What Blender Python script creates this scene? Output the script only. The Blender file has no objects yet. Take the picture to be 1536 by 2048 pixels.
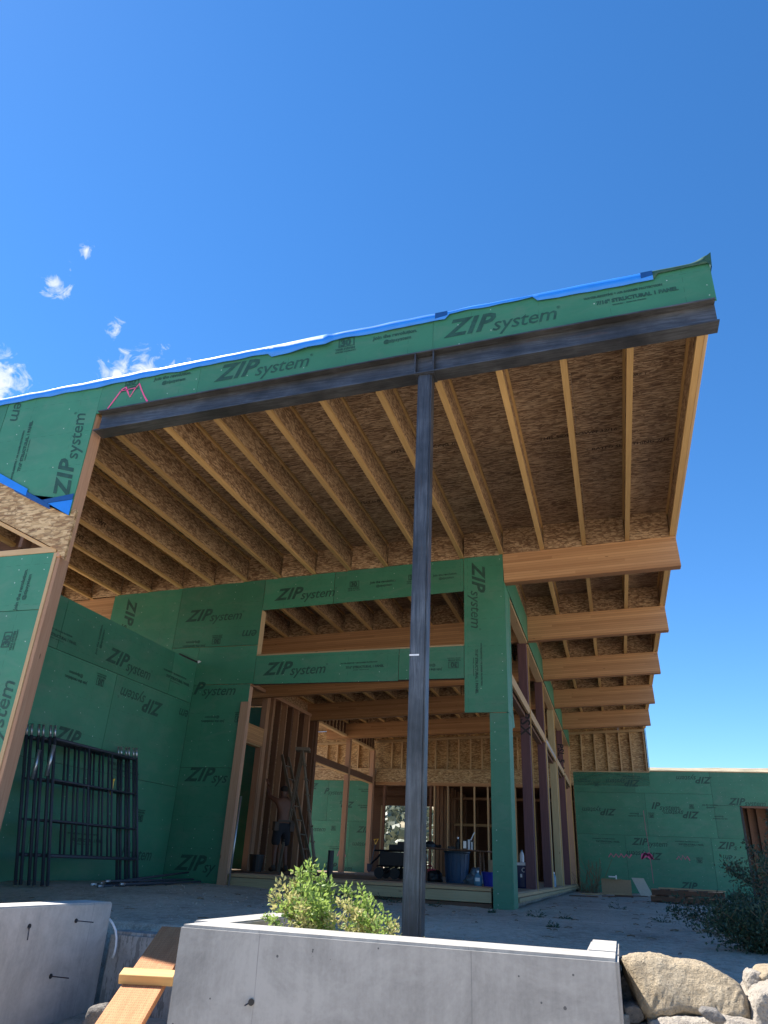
import bpy, bmesh, math, random
from math import sin, cos, pi, radians, hypot, atan2, sqrt
from mathutils import Vector, Matrix, noise
random.seed(7)
S = bpy.context.scene
COL = S.collection

# ------------------------------------------------------------------ camera
cd = bpy.data.cameras.new("camera")
cam = bpy.data.objects.new("camera", cd)
COL.objects.link(cam)
cd.sensor_fit = 'VERTICAL'
cd.sensor_height = 36.0
cd.lens = 36.0 * 1440.0 / 2048.0
cd.clip_start = 0.05
cd.clip_end = 6000
def cam_axes(p, r, y):
    f = Vector((-sin(y) * cos(p), cos(y) * cos(p), sin(p)))
    rt = Vector((cos(y), sin(y), 0))
    up = rt.cross(f)
    rt2 = rt * cos(r) + up * sin(r)
    return rt2, rt2.cross(f), f
ca, cb, cc = cam_axes(radians(26.16), radians(2.877), radians(17.69))
cam.matrix_world = Matrix(((ca.x, cb.x, -cc.x, 0), (ca.y, cb.y, -cc.y, 0), (ca.z, cb.z, -cc.z, 0), (0, 0, 0, 1)))
S.camera = cam
def at(px, py, Y):
    r = ca * ((px - 768) / 1440) - cb * ((py - 1024) / 1440) + cc
    r = r * (Y / r.y)
    return (r.x, r.z)

# ------------------------------------------------------------------ sun, sky, exposure
SUN = Vector((-0.66, 0.11, 1.0)).normalized()
sun_el = math.asin(SUN.z)
sun_az = atan2(SUN.x, SUN.y)
sl = bpy.data.lights.new("sun", 'SUN')
sl.energy = 5.0
sl.angle = radians(0.53)
sl.color = (1.0, 0.95, 0.87)
so = bpy.data.objects.new("sun", sl)
COL.objects.link(so)
so.rotation_euler = (-SUN).to_track_quat('-Z', 'Y').to_euler()

W = bpy.data.worlds.new("World")
S.world = W
W.use_nodes = True
wn = W.node_tree
wn.nodes.clear()
def WN(t, **k):
    n = wn.nodes.new(t)
    for a, b in k.items():
        setattr(n, a, b)
    return n
sky = WN('ShaderNodeTexSky', sky_type='NISHITA', sun_disc=False)
sky.sun_elevation = sun_el
sky.sun_rotation = sun_az
sky.altitude = 1500
sky.air_density = 1.0
sky.dust_density = 0.08
sky.ozone_density = 4.5
bg = WN('ShaderNodeBackground')
bg.inputs['Strength'].default_value = 0.10
out = WN('ShaderNodeOutputWorld')
hs = WN('ShaderNodeHueSaturation')
hs.inputs['Saturation'].default_value = 1.22
wn.links.new(sky.outputs[0], hs.inputs['Color'])
tc = WN('ShaderNodeTexCoord')
# thin fair-weather clouds, placed by direction
def wmath(op, a, b=None, c=None):
    n = WN('ShaderNodeMath', operation=op)
    for i, v in enumerate((a, b, c)):
        if v is None:
            continue
        if isinstance(v, (int, float)):
            n.inputs[i].default_value = v
        else:
            wn.links.new(v, n.inputs[i])
    return n.outputs[0]
mpn = WN('ShaderNodeMapping')
mpn.inputs['Scale'].default_value = (1, 1, 1.0)
wn.links.new(tc.outputs['Generated'], mpn.inputs[0])
nz = WN('ShaderNodeTexNoise')
nz.inputs['Scale'].default_value = 46
nz.inputs['Detail'].default_value = 9
nz.inputs['Roughness'].default_value = 0.62
nz.inputs['Distortion'].default_value = 0.9
wn.links.new(mpn.outputs[0], nz.inputs['Vector'])
total = None
for d, rad, st in (((-.596, .518, .613), .024, .95), ((-.559, .508, .655), .015, .7), ((-.578, .507, .64), .012, .4),
                   ((-.672, .540, .50), .050, 1.15), ((-.69, .53, .47), .06, 1.1), ((-.536, .634, .555), .052, 1.1), ((-.50, .66, .555), .04, .9), ((-.56, .615, .55), .04, .9),
                   ((-.555, .582, .595), .016, .55), ((-.419, .628, .655), .015, .3)):
    dn = WN('ShaderNodeVectorMath', operation='DISTANCE')
    wn.links.new(tc.outputs['Generated'], dn.inputs[0])
    dn.inputs[1].default_value = Vector(d).normalized()
    m = wmath('SUBTRACT', 1.0, wmath('DIVIDE', dn.outputs['Value'], rad))
    m = wmath('MULTIPLY', wmath('MAXIMUM', m, 0.0), st)
    total = m if total is None else wmath('MAXIMUM', total, m)
# noise threshold falls where the mask is strong
dens = wmath('MULTIPLY', wmath('SUBTRACT', wmath('ADD', nz.outputs['Fac'], wmath('MULTIPLY', total, 0.36)), 0.62), 3.4)
dens = wmath('MULTIPLY', dens, wmath('GREATER_THAN', total, 0.001))
dens = wmath('MINIMUM', wmath('MAXIMUM', dens, 0.0), 0.9)
mx = WN('ShaderNodeMix', data_type='RGBA')
wn.links.new(dens, mx.inputs['Factor'])
wn.links.new(hs.outputs[0], mx.inputs['A'])
mx.inputs['B'].default_value = (4.3, 4.5, 4.8, 1)
wn.links.new(mx.outputs['Result'], bg.inputs['Color'])
wn.links.new(bg.outputs[0], out.inputs[0])

S.view_settings.view_transform = 'Standard'
S.view_settings.look = 'None'
S.view_settings.gamma = 1
S.view_settings.use_curve_mapping = False
S.view_settings.exposure = 1.3
S.render.engine = 'CYCLES'
S.cycles.max_bounces = 12
S.cycles.diffuse_bounces = 8
S.cycles.use_denoising = True

# ------------------------------------------------------------------ object helpers
WM = {}
def link(o, parent=None, mw=None, label=None, kind=None):
    COL.objects.link(o)
    mw = mw if mw is not None else Matrix.Identity(4)
    WM[o.name] = mw
    if parent is not None:
        o.parent = parent
        o.matrix_parent_inverse = WM[parent.name].inverted()
    o.matrix_basis = mw
    if label:
        o['label'] = label
    if kind:
        o['kind'] = kind
    return o
def empty(name, loc, label, cat, group=None, rz=0.0):
    o = bpy.data.objects.new(name, None)
    o.empty_display_size = 0.2
    link(o, None, Matrix.Translation(Vector(loc)) @ Matrix.Rotation(rz, 4, 'Z'))
    o['label'] = label
    o['category'] = cat
    if group:
        o['group'] = group
    return o
def tag(o, label, cat, group=None):
    o['label'] = label
    o['category'] = cat
    if group:
        o['group'] = group
    return o
def newobj(name, me, parent=None, mw=None, label=None, kind=None):
    return link(bpy.data.objects.new(name, me), parent, mw, label, kind)
MC = {}
def box_mesh(L, w, h, m, bev=0.0):
    k = (round(L, 3), round(w, 4), round(h, 4), m.name, bev)
    if k in MC:
        return MC[k]
    bm = bmesh.new()
    bmesh.ops.create_cube(bm, size=1)
    bmesh.ops.scale(bm, vec=(L, w, h), verts=bm.verts)
    if bev:
        bmesh.ops.bevel(bm, geom=bm.edges[:], offset=bev, segments=1, affect='EDGES')
    me = bpy.data.meshes.new("box")
    bm.to_mesh(me)
    bm.free()
    me.materials.append(m)
    MC[k] = me
    return me
def frame(p0, p1, up=(0, 0, 1)):
    p0, p1 = Vector(p0), Vector(p1)
    x = (p1 - p0).normalized()
    u = Vector(up)
    if abs(x.dot(u)) > 0.98:
        u = Vector((0, 1, 0))
    y = u.cross(x).normalized()
    z = x.cross(y)
    c = (p0 + p1) / 2
    return Matrix(((x.x, y.x, z.x, c.x), (x.y, y.y, z.y, c.y), (x.z, y.z, z.z, c.z), (0, 0, 0, 1)))
def board(name, p0, p1, w, h, m, parent=None, up=(0, 0, 1), bev=0.002, label=None):
    """length p0->p1 is local X, w is local Y (sideways), h is local Z (towards up)"""
    L = (Vector(p1) - Vector(p0)).length
    return newobj(name, box_mesh(L, w, h, m, bev), parent, frame(p0, p1, up), label)
def post(name, x0, x1, y0, y1, z0, z1, m, parent=None, bev=0.002, label=None):
    """upright member given by its extents; local X runs up, local Z towards +y"""
    return board(name, ((x0 + x1) / 2, (y0 + y1) / 2, z0), ((x0 + x1) / 2, (y0 + y1) / 2, z1), abs(x1 - x0), abs(y1 - y0), m, parent, up=(0, 1, 0), bev=bev, label=label)
def mesh_of(verts, faces, m, smooth=False):
    me = bpy.data.meshes.new("mesh")
    me.from_pydata([tuple(v) for v in verts], [], faces)
    for mm in (m if isinstance(m, (list, tuple)) else [m]):
        me.materials.append(mm)
    if smooth:
        for p in me.polygons:
            p.use_smooth = True
    me.update()
    return me
class MB:
    def __init__(s):
        s.v, s.f, s.m = [], [], []
    def add(s, vs, fs, mi=0):
        b = len(s.v)
        s.v += [tuple(v) for v in vs]
        s.f += [tuple(i + b for i in f) for f in fs]
        s.m += [mi] * len(fs)
    def box(s, x0, x1, y0, y1, z0, z1, mi=0, M=None):
        vs = [Vector((x, y, z)) for x in (x0, x1) for y in (y0, y1) for z in (z0, z1)]
        if M:
            vs = [M @ v for v in vs]
        s.add(vs, [(0, 1, 3, 2), (4, 6, 7, 5), (0, 4, 5, 1), (2, 3, 7, 6), (0, 2, 6, 4), (1, 5, 7, 3)], mi)
    def bar(s, p0, p1, w, h, mi=0, up=(0, 0, 1)):
        L = (Vector(p1) - Vector(p0)).length
        s.box(-L / 2, L / 2, -w / 2, w / 2, -h / 2, h / 2, mi, frame(p0, p1, up))
    def tube(s, pts, r, n=8, mi=0, cap=True):
        pts = [Vector(p) for p in pts]
        rs = r if isinstance(r, (list, tuple)) else [r] * len(pts)
        vs = []
        for i, p in enumerate(pts):
            d = (pts[min(i + 1, len(pts) - 1)] - pts[max(i - 1, 0)]).normalized()
            a = Vector((0, 0, 1)) if abs(d.z) < .9 else Vector((1, 0, 0))
            u = d.cross(a).normalized()
            w = d.cross(u)
            vs += [p + (u * cos(2 * pi * k / n) + w * sin(2 * pi * k / n)) * rs[i] for k in range(n)]
        fs = [(i * n + k, i * n + (k + 1) % n, (i + 1) * n + (k + 1) % n, (i + 1) * n + k) for i in range(len(pts) - 1) for k in range(n)]
        if cap:
            fs += [tuple(range(n))[::-1], tuple((len(pts) - 1) * n + k for k in range(n))]
        s.add(vs, fs, mi)
    def lathe(s, prof, c=(0, 0, 0), n=20, mi=0):
        s.tube([Vector(c) + Vector((0, 0, z)) for r, z in prof], [max(r, .0005) for r, z in prof], n, mi)
    def build(s, name, m, parent=None, mw=None, label=None, smooth=False, kind=None):
        me = mesh_of(s.v, s.f, m, smooth)
        me.polygons.foreach_set('material_index', s.m)
        # vertices given in world space; keep the origin of the object at its parent's
        if parent is not None and mw is None:
            mw = WM[parent.name]
            inv = mw.inverted()
            me.transform(inv)
        return newobj(name, me, parent, mw, label, kind)

# ------------------------------------------------------------------ materials
def material(name):
    m = bpy.data.materials.new(name)
    m.use_nodes = True
    nt = m.node_tree
    b = nt.nodes['Principled BSDF']
    class K:
        pass
    k = K()
    k.m, k.nt, k.b = m, nt, b
    def N(t, **kw):
        n = nt.nodes.new(t)
        for a, v in kw.items():
            setattr(n, a, v)
        return n
    def L(a, b2):
        nt.links.new(a, b2)
    def math_(op, a, b2=None, c=None, clamp=False):
        n = N('ShaderNodeMath', operation=op, use_clamp=clamp)
        for i, v in enumerate((a, b2, c)):
            if v is None:
                continue
            if isinstance(v, (int, float)):
                n.inputs[i].default_value = v
            else:
                L(v, n.inputs[i])
        return n.outputs[0]
    def coord(scale=(1, 1, 1), rnd=True, rot=(0, 0, 0), src='Object'):
        t = N('ShaderNodeTexCoord')
        mp = N('ShaderNodeMapping')
        mp.inputs['Scale'].default_value = scale
        mp.inputs['Rotation'].default_value = rot
        v = t.outputs[src]
        if rnd:
            oi = N('ShaderNodeObjectInfo')
            ad = N('ShaderNodeVectorMath', operation='ADD')
            sc = math_('MULTIPLY', oi.outputs['Random'], 37.0)
            L(v, ad.inputs[0])
            L(sc, ad.inputs[1])
            v = ad.outputs[0]
        L(v, mp.inputs[0])
        return mp.outputs[0]
    def noise_(vec, scale=5, detail=4, rough=.5, dist=0):
        n = N('ShaderNodeTexNoise')
        n.inputs['Scale'].default_value = scale
        n.inputs['Detail'].default_value = detail
        n.inputs['Roughness'].default_value = rough
        n.inputs['Distortion'].default_value = dist
        L(vec, n.inputs['Vector'])
        return n.outputs['Fac']
    def vor(vec, scale=5, feature='F1', rnd=1.0):
        n = N('ShaderNodeTexVoronoi', feature=feature)
        n.inputs['Scale'].default_value = scale
        n.inputs['Randomness'].default_value = rnd
        L(vec, n.inputs['Vector'])
        return n
    def ramp(fac, stops):
        n = N('ShaderNodeValToRGB')
        els = n.color_ramp.elements
        while len(els) < len(stops):
            els.new(0.5)
        for e, (p, c) in zip(els, stops):
            e.position = p
            e.color = (*c, 1) if len(c) == 3 else c
        L(fac, n.inputs[0])
        return n.outputs[0]
    def mix(f, a, b2, mode='MIX'):
        n = N('ShaderNodeMix', data_type='RGBA', blend_type=mode)
        for s, v in (('Factor', f), ('A', a), ('B', b2)):
            if isinstance(v, (int, float)):
                n.inputs[s].default_value = v
            elif isinstance(v, tuple):
                n.inputs[s].default_value = (*v, 1) if len(v) == 3 else v
            else:
                L(v, n.inputs[s])
        return n.outputs['Result']
    def bump(h, dist=.002, st=.5):
        n = N('ShaderNodeBump')
        n.inputs['Distance'].default_value = dist
        n.inputs['Strength'].default_value = st
        L(h, n.inputs['Height'])
        L(n.outputs[0], b.inputs['Normal'])
    def color(c):
        if isinstance(c, tuple):
            b.inputs['Base Color'].default_value = (*c, 1)
        else:
            L(c, b.inputs['Base Color'])
    def vary(c, lo=.8, hi=1.15):
        oi = N('ShaderNodeObjectInfo')
        h = N('ShaderNodeHueSaturation')
        mr = N('ShaderNodeMapRange')
        mr.inputs['To Min'].default_value = lo
        mr.inputs['To Max'].default_value = hi
        L(oi.outputs['Random'], mr.inputs[0])
        L(mr.outputs[0], h.inputs['Value'])
        L(c, h.inputs['Color'])
        return h.outputs[0]
    for n_, f_ in dict(N=N, L=L, math=math_, coord=coord, noise=noise_, vor=vor, ramp=ramp, mix=mix, bump=bump, color=color, vary=vary).items():
        setattr(k, n_, f_)
    b.inputs['Roughness'].default_value = .8
    return k
def plain(name, c, rough=.7, metal=0.0, var=.15, scale=20):
    k = material(name)
    v = k.noise(k.coord(), scale, 3)
    k.color(k.mix(v, tuple(x * (1 - var) for x in c), tuple(min(1, x * (1 + var)) for x in c)))
    k.b.inputs['Roughness'].default_value = rough
    k.b.inputs['Metallic'].default_value = metal
    return k.m
def lumber(name, dark, light, knots=True, lo=.8, hi=1.15):
    k = material(name)
    g = k.noise(k.coord((1.2, 26, 26)), 2.2, 5, .6, .6)
    c = k.ramp(g, [(.25, dark), (.75, light)])
    big = k.noise(k.coord((1, 3, 3)), 1.3, 3)
    c = k.mix(k.math('MULTIPLY', big, .4), c, tuple(x * .7 for x in dark))
    if knots:
        v = k.vor(k.coord((1.3, 5, 5)), 1.6)
        kn = k.math('LESS_THAN', v.outputs['Distance'], .055)
        c = k.mix(k.math('MULTIPLY', kn, .7), c, (.10, .05, .02))
    k.color(k.vary(c, lo, hi))
    k.bump(g, .001, .3)
    return k.m
M = {}
M['spf'] = lumber('light_framing_lumber', (.46, .30, .15), (.62, .44, .25))
M['spf_pale'] = lumber('pale_flange_lumber', (.52, .31, .11), (.68, .44, .18), False)
M['fir'] = lumber('reddish_fir_lumber', (.40, .22, .13), (.55, .33, .21))
M['fir_dark'] = lumber('weathered_shaded_lumber', (.13, .065, .04), (.22, .115, .07))  # interior shade painted into the wood colour; weathered pallets share it
M['treated'] = lumber('greenish_treated_lumber', (.34, .27, .15), (.50, .41, .24))
def glulam(name, d, l):
    k = material(name)
    t = k.N('ShaderNodeTexCoord')
    sp = k.N('ShaderNodeSeparateXYZ')
    k.L(t.outputs['Object'], sp.inputs[0])
    lam = k.math('FLOOR', k.math('DIVIDE', sp.outputs['Z'], .038))
    wn_ = k.N('ShaderNodeTexWhiteNoise', noise_dimensions='2D')
    cmb = k.N('ShaderNodeCombineXYZ')
    oi = k.N('ShaderNodeObjectInfo')
    k.L(lam, cmb.inputs[0])
    k.L(k.math('FLOOR', k.math('DIVIDE', k.math('ADD', sp.outputs['X'], k.math('MULTIPLY', lam, 1.7)), 2.9)), cmb.inputs[1])
    k.L(cmb.outputs[0], wn_.inputs['Vector'])
    g = k.noise(k.coord((.9, 30, 30)), 2.2, 5, .6, .5)
    f = k.math('ADD', k.math('MULTIPLY', g, .55), k.math('MULTIPLY', wn_.outputs['Value'], .5))
    c = k.ramp(f, [(.15, d), (.85, l)])
    fr = k.math('FRACT', k.math('DIVIDE', sp.outputs['Z'], .038))
    ln = k.math('LESS_THAN', fr, .09)
    c = k.mix(k.math('MULTIPLY', ln, .55), c, tuple(x * .45 for x in d))
    v = k.vor(k.coord((1.3, 5, 6)), 1.5)
    c = k.mix(k.math('MULTIPLY', k.math('LESS_THAN', v.outputs['Distance'], .05), .7), c, (.12, .05, .02))
    k.color(k.vary(c, .85, 1.1))
    k.b.inputs['Roughness'].default_value = .6
    k.bump(f, .001, .3)
    return k.m
M['glulam'] = glulam('glue_laminated_timber', (.38, .18, .075), (.64, .36, .17))
def osb(name, cols, sc=(7, 26, 26), seam=False):
    k = material(name)
    base = k.coord((1, 1, 1))
    nd = k.N('ShaderNodeTexNoise')
    nd.inputs['Scale'].default_value = 6
    k.L(base, nd.inputs['Vector'])
    def strand(rot, s):
        mp = k.N('ShaderNodeMapping')
        mp.inputs['Scale'].default_value = s
        mp.inputs['Rotation'].default_value = rot
        ad = k.N('ShaderNodeVectorMath', operation='MULTIPLY_ADD')
        k.L(nd.outputs['Color'], ad.inputs[0])
        ad.inputs[1].default_value = (.035, .035, .035)
        k.L(base, ad.inputs[2])
        k.L(ad.outputs[0], mp.inputs[0])
        return k.vor(mp.outputs[0], 1.3)
    a = strand((0, .25, .22), sc)
    b_ = strand((0, -.6, -.5), tuple(x * .8 for x in sc))
    sel = k.math('GREATER_THAN', k.noise(base, 9, 3), .56)
    sepa = k.N('ShaderNodeSeparateColor')
    sepb = k.N('ShaderNodeSeparateColor')
    k.L(a.outputs['Color'], sepa.inputs[0])
    k.L(b_.outputs['Color'], sepb.inputs[0])
    f = k.mix(sel, sepa.outputs[0], sepb.outputs[0])
    fine = k.noise(k.coord((5, 55, 55)), 2.4, 6, .7, .5)
    fx = k.math('ADD', k.math('MULTIPLY', f, .5), k.math('SUBTRACT', k.math('MULTIPLY', fine, 1.0), .22))
    tone = k.noise(k.coord((1.2, 2.5, 2.5)), 1.4, 4, .6)
    c = k.ramp(k.math('ADD', fx, k.math('MULTIPLY', k.math('SUBTRACT', tone, .5), .5)), [(.26, cols[0]), (.52, cols[1]), (.80, cols[2])])
    edge = k.math('GREATER_THAN', a.outputs['Distance'], .62)
    c = k.mix(k.math('MULTIPLY', edge, .45), c, tuple(x * .4 for x in cols[0]))
    k.color(k.vary(c, .82, 1.12))
    k.b.inputs['Roughness'].default_value = .75
    k.bump(fx, .003, .5)
    return k.m
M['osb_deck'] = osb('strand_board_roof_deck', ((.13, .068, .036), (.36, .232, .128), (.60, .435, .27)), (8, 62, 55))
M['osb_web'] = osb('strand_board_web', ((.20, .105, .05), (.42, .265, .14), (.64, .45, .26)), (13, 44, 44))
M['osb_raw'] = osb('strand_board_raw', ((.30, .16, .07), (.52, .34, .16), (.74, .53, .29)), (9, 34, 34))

def zip_green():
    k = material('green_coated_sheathing')
    t = k.N('ShaderNodeTexCoord')
    sp = k.N('ShaderNodeSeparateXYZ')
    k.L(t.outputs['Object'], sp.inputs[0])
    n1 = k.noise(k.coord(), 1.6, 5, .6)
    n2 = k.noise(k.coord((3, 3, 3)), 30, 4, .6)
    c = k.ramp(n1, [(.25, (.036, .180, .102)), (.75, (.054, .243, .142))])
    c = k.mix(k.math('MULTIPLY', n2, .25), c, (.02, .12, .07))
    # printed fastener guides: thin dashed lines every 0.305 m with small nail heads along them
    x, z = sp.outputs['X'], sp.outputs['Z']
    def gline(u, v, period, wd):
        a = k.math('PINGPONG', k.math('ADD', u, 10.0), period / 2)
        ln = k.math('LESS_THAN', a, wd)
        ds = k.math('LESS_THAN', k.math('PINGPONG', v, .055), .03)
        return k.math('MULTIPLY', ln, ds)
    l = k.math('MAXIMUM', gline(x, z, .61, .0022), gline(z, x, .407, .0022))
    c = k.mix(k.math('MULTIPLY', l, .45), c, (.012, .06, .035))
    rnd = k.N('ShaderNodeTexNoise')
    rnd.inputs['Scale'].default_value = 4
    k.L(k.coord(), rnd.inputs['Vector'])
    ux = k.math('ADD', x, k.math('MULTIPLY', rnd.outputs['Fac'], .05))
    uz = k.math('ADD', z, k.math('MULTIPLY', rnd.outputs['Fac'], .08))
    a = k.math('PINGPONG', k.math('ADD', ux, 10.1), .1525)
    b_ = k.math('PINGPONG', k.math('ADD', uz, 10.03), .06)
    r = k.math('SQRT', k.math('ADD', k.math('POWER', a, 2.0), k.math('POWER', b_, 2.0)))
    dot = k.math('LESS_THAN', r, .0054)
    sel = k.math('GREATER_THAN', k.noise(k.coord(), 5.3, 2), .54)
    c = k.mix(k.math('MULTIPLY', k.math('MULTIPLY', dot, sel), .75), c, (.60, .68, .64))
    dust = k.ramp(k.noise(k.coord((1, 1, 2.2)), 2.3, 7, .7, .6), [(.48, (0, 0, 0)), (.75, (1, 1, 1))])
    c = k.mix(k.math('MULTIPLY', dust, .35), c, (.16, .22, .17))
    k.color(k.vary(c, .88, 1.1))
    k.b.inputs['Roughness'].default_value = .55
    k.bump(n2, .001, .25)
    return k.m
M['zip'] = zip_green()
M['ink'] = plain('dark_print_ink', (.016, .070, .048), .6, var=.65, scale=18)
M['ink_brown'] = plain('faint_brown_stamp_ink', (.05, .03, .02), .8)
M['ink_black'] = plain('black_marker', (.01, .01, .012), .6)
M['pink'] = plain('pink_spray_paint', (.75, .10, .28), .7, var=.2, scale=60)
M['pink_faint'] = plain('faint_pink_spray_paint', (.52, .13, .20), .7, var=.5, scale=60)
M['tape'] = plain('blue_membrane', (.015, .22, .78), .45, var=.15, scale=9)
M['tape_dark'] = plain('dark_blue_seam_strip', (.01, .07, .25), .4)
M['tape_white'] = plain('membrane_white_backing', (.62, .72, .80), .5)
def steel(name, base, hi, rough=.42):
    k = material(name)
    s = k.noise(k.coord((.8, 14, 14)), 3.5, 6, .7, .8)
    b_ = k.noise(k.coord((1, 1, 1)), 2.4, 5, .6)
    f = k.math('MULTIPLY', s, b_)
    c = k.ramp(f, [(.12, tuple(x * .45 for x in base)), (.26, base), (.42, hi)])
    rust = k.math('GREATER_THAN', k.noise(k.coord((.7, 6, 6)), 5, 5, .7), .62)
    c = k.mix(k.math('MULTIPLY', rust, .25), c, (.14, .075, .05))
    k.color(c)
    k.b.inputs['Metallic'].default_value = .55
    r = k.ramp(s, [(.3, (rough * .8,) * 3), (.8, (rough * 1.3,) * 3)])
    k.L(r, k.b.inputs['Roughness'])
    k.bump(s, .001, .3)
    return k.m
M['steel'] = steel('mill_scale_steel', (.085, .088, .094), (.160, .166, .178))
M['steel_dark'] = steel('dark_primer_steel', (.05, .055, .07), (.10, .11, .14), .5)
M['purple'] = lumber('purple_stained_post', (.10, .045, .05), (.17, .08, .085), False)
M['galv'] = plain('galvanised_steel', (.45, .47, .50), .35, .8)
def concrete(name, c0, c1, pits=True, lines=True, stain=0.0):
    k = material(name)
    big = k.noise(k.coord(rnd=False), 2.8, 8, .7, .5)
    fine = k.noise(k.coord(rnd=False), 55, 4, .6)
    streak = k.noise(k.coord((14, 14, .8), rnd=False), 1.6, 5, .65)
    f = k.math('ADD', k.math('MULTIPLY', big, .75), k.math('ADD', k.math('MULTIPLY', streak, .2), k.math('MULTIPLY', fine, .12)))
    c = k.ramp(f, [(.42, c0), (.64, c1)])
    if stain:
        st = k.math('GREATER_THAN', k.noise(k.coord((9, 9, 1.6), rnd=False), 2.3, 7, .75), .53)
        c = k.mix(k.math('MULTIPLY', st, stain), c, (.10, .09, .08))
    h = fine
    if pits:
        v = k.vor(k.coord(rnd=False), 24)
        sc = k.N('ShaderNodeSeparateColor')
        k.L(v.outputs['Color'], sc.inputs[0])
        lim = k.math('MULTIPLY', k.math('POWER', sc.outputs[0], 3.6), .16)
        p = k.math('LESS_THAN', v.outputs['Distance'], lim)
        c = k.mix(k.math('MULTIPLY', p, .8), c, (.06, .06, .065))
        h = k.math('SUBTRACT', fine, k.math('MULTIPLY', p, 3.0))
    if lines:
        t = k.N('ShaderNodeTexCoord')
        sp = k.N('ShaderNodeSeparateXYZ')
        k.L(t.outputs['Object'], sp.inputs[0])
        u = k.math('ADD', sp.outputs['X'], sp.outputs['Y'])
        w = k.math('ADD', u, k.math('MULTIPLY', k.noise(k.coord(rnd=False), 5, 3), .012))
        ln = k.math('LESS_THAN', k.math('PINGPONG', k.math('ADD', w, 10.07), .47), .0022)
        br = k.math('MULTIPLY', k.noise(k.coord((2, 2, 3), rnd=False), 3, 3), 1.1, clamp=True)
        c = k.mix(k.math('MULTIPLY', k.math('MULTIPLY', ln, br), .6), c, (.10, .10, .11))
    k.color(c)
    k.b.inputs['Roughness'].default_value = .85
    k.bump(h, .002, .5)
    return k.m
M['concrete'] = concrete('board_formed_concrete', (.265, .252, .232), (.42, .40, .37))
M['concrete_pale'] = concrete('pale_cast_concrete', (.36, .345, .325), (.53, .51, .48))
M['concrete_old'] = concrete('stained_concrete', (.26, .24, .22), (.42, .40, .37), False, False, .6)
def rock(name, c0, c1, c2):
    k = material(name)
    n1 = k.noise(k.coord(), 5, 7, .65)
    n2 = k.noise(k.coord(), 38, 6, .7)
    c = k.ramp(k.math('ADD', k.math('MULTIPLY', n1, .55), k.math('MULTIPLY', n2, .45)), [(.3, c0), (.5, c1), (.7, c2)])
    v = k.vor(k.coord(), 60)
    c = k.mix(k.math('MULTIPLY', k.math('LESS_THAN', v.outputs['Distance'], .22), .35), c, tuple(x * .5 for x in c0))
    k.color(c)
    k.b.inputs['Roughness'].default_value = .95
    k.bump(k.math('ADD', k.math('MULTIPLY', n1, .5), n2), .03, 1.0)
    return k.m
M['rock_tan'] = rock('tan_sandstone', (.27, .205, .13), (.42, .335, .225), (.54, .45, .32))
M['rock_grey'] = rock('grey_basalt', (.12, .11, .10), (.24, .22, .20), (.38, .35, .31))
M['rock_pale'] = rock('pale_rock', (.26, .23, .19), (.42, .37, .31), (.55, .50, .43))
def dirt():
    k = material('dusty_gravel_ground')
    g = k.coord(rnd=False)
    n1 = k.noise(g, .8, 6, .65)
    n2 = k.noise(g, 14, 6, .7)
    n3 = k.noise(g, 75, 4, .7)
    f = k.math('ADD', k.math('MULTIPLY', n1, .35), k.math('ADD', k.math('MULTIPLY', n2, .37), k.math('MULTIPLY', n3, .3)))
    c = k.ramp(f, [(.38, (.20, .16, .12)), (.50, (.43, .36, .28)), (.66, (.62, .53, .43))])
    v = k.vor(g, 24)
    sc = k.N('ShaderNodeSeparateColor')
    k.L(v.outputs['Color'], sc.inputs[0])
    peb = k.math('LESS_THAN', v.outputs['Distance'], k.math('MULTIPLY', k.math('POWER', sc.outputs[0], 3.0), .3))
    c = k.mix(k.math('MULTIPLY', peb, .6), c, k.mix(sc.outputs[1], (.12, .10, .08), (.50, .45, .38)))
    # dry grass takes over on the far hillside
    t = k.N('ShaderNodeNewGeometry')
    sp = k.N('ShaderNodeSeparateXYZ')
    k.L(t.outputs['Position'], sp.inputs[0])
    far = k.N('ShaderNodeMapRange')
    far.inputs['From Min'].default_value = 38
    far.inputs['From Max'].default_value = 60
    k.L(sp.outputs['Y'], far.inputs[0])
    gr = k.ramp(k.noise(g, .35, 8, .75), [(.36, (.13, .115, .07)), (.52, (.30, .25, .16)), (.68, (.40, .345, .24))])
    c = k.mix(far.outputs[0], c, gr)
    k.color(c)
    k.b.inputs['Roughness'].default_value = .95
    k.bump(k.math('ADD', n2, k.math('MULTIPLY', peb, .5)), .02, .6)
    return k.m
M['dirt'] = dirt()
def leafmat(name, c0, c1, trans=.25):
    k = material(name)
    g = k.noise(k.coord(rnd=False), 30, 2)
    k.color(k.ramp(g, [(.3, c0), (.7, c1)]))
    k.b.inputs['Roughness'].default_value = .5
    k.b.inputs['Transmission Weight'].default_value = 0
    tr = k.N('ShaderNodeBsdfTranslucent')
    tr.inputs['Color'].default_value = (*c1, 1)
    ms = k.N('ShaderNodeMixShader')
    ms.inputs[0].default_value = trans
    o = k.nt.nodes['Material Output']
    k.L(k.b.outputs[0], ms.inputs[1])
    k.L(tr.outputs[0], ms.inputs[2])
    k.L(ms.outputs[0], o.inputs[0])
    return k.m
M['leaf'] = leafmat('fresh_green_leaf', (.15, .26, .05), (.36, .48, .12), .45)
M['leaf_yellow'] = leafmat('yellowing_leaf', (.34, .36, .10), (.55, .50, .22), .4)
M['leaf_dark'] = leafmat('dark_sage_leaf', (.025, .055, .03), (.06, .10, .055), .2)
M['stem'] = plain('woody_stem', (.16, .11, .06))
M['black'] = plain('black_plastic', (.012, .012, .015), .5)
M['dark_metal'] = plain('dark_blue_scaffold_paint', (.045, .054, .072), .6, .2)
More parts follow.
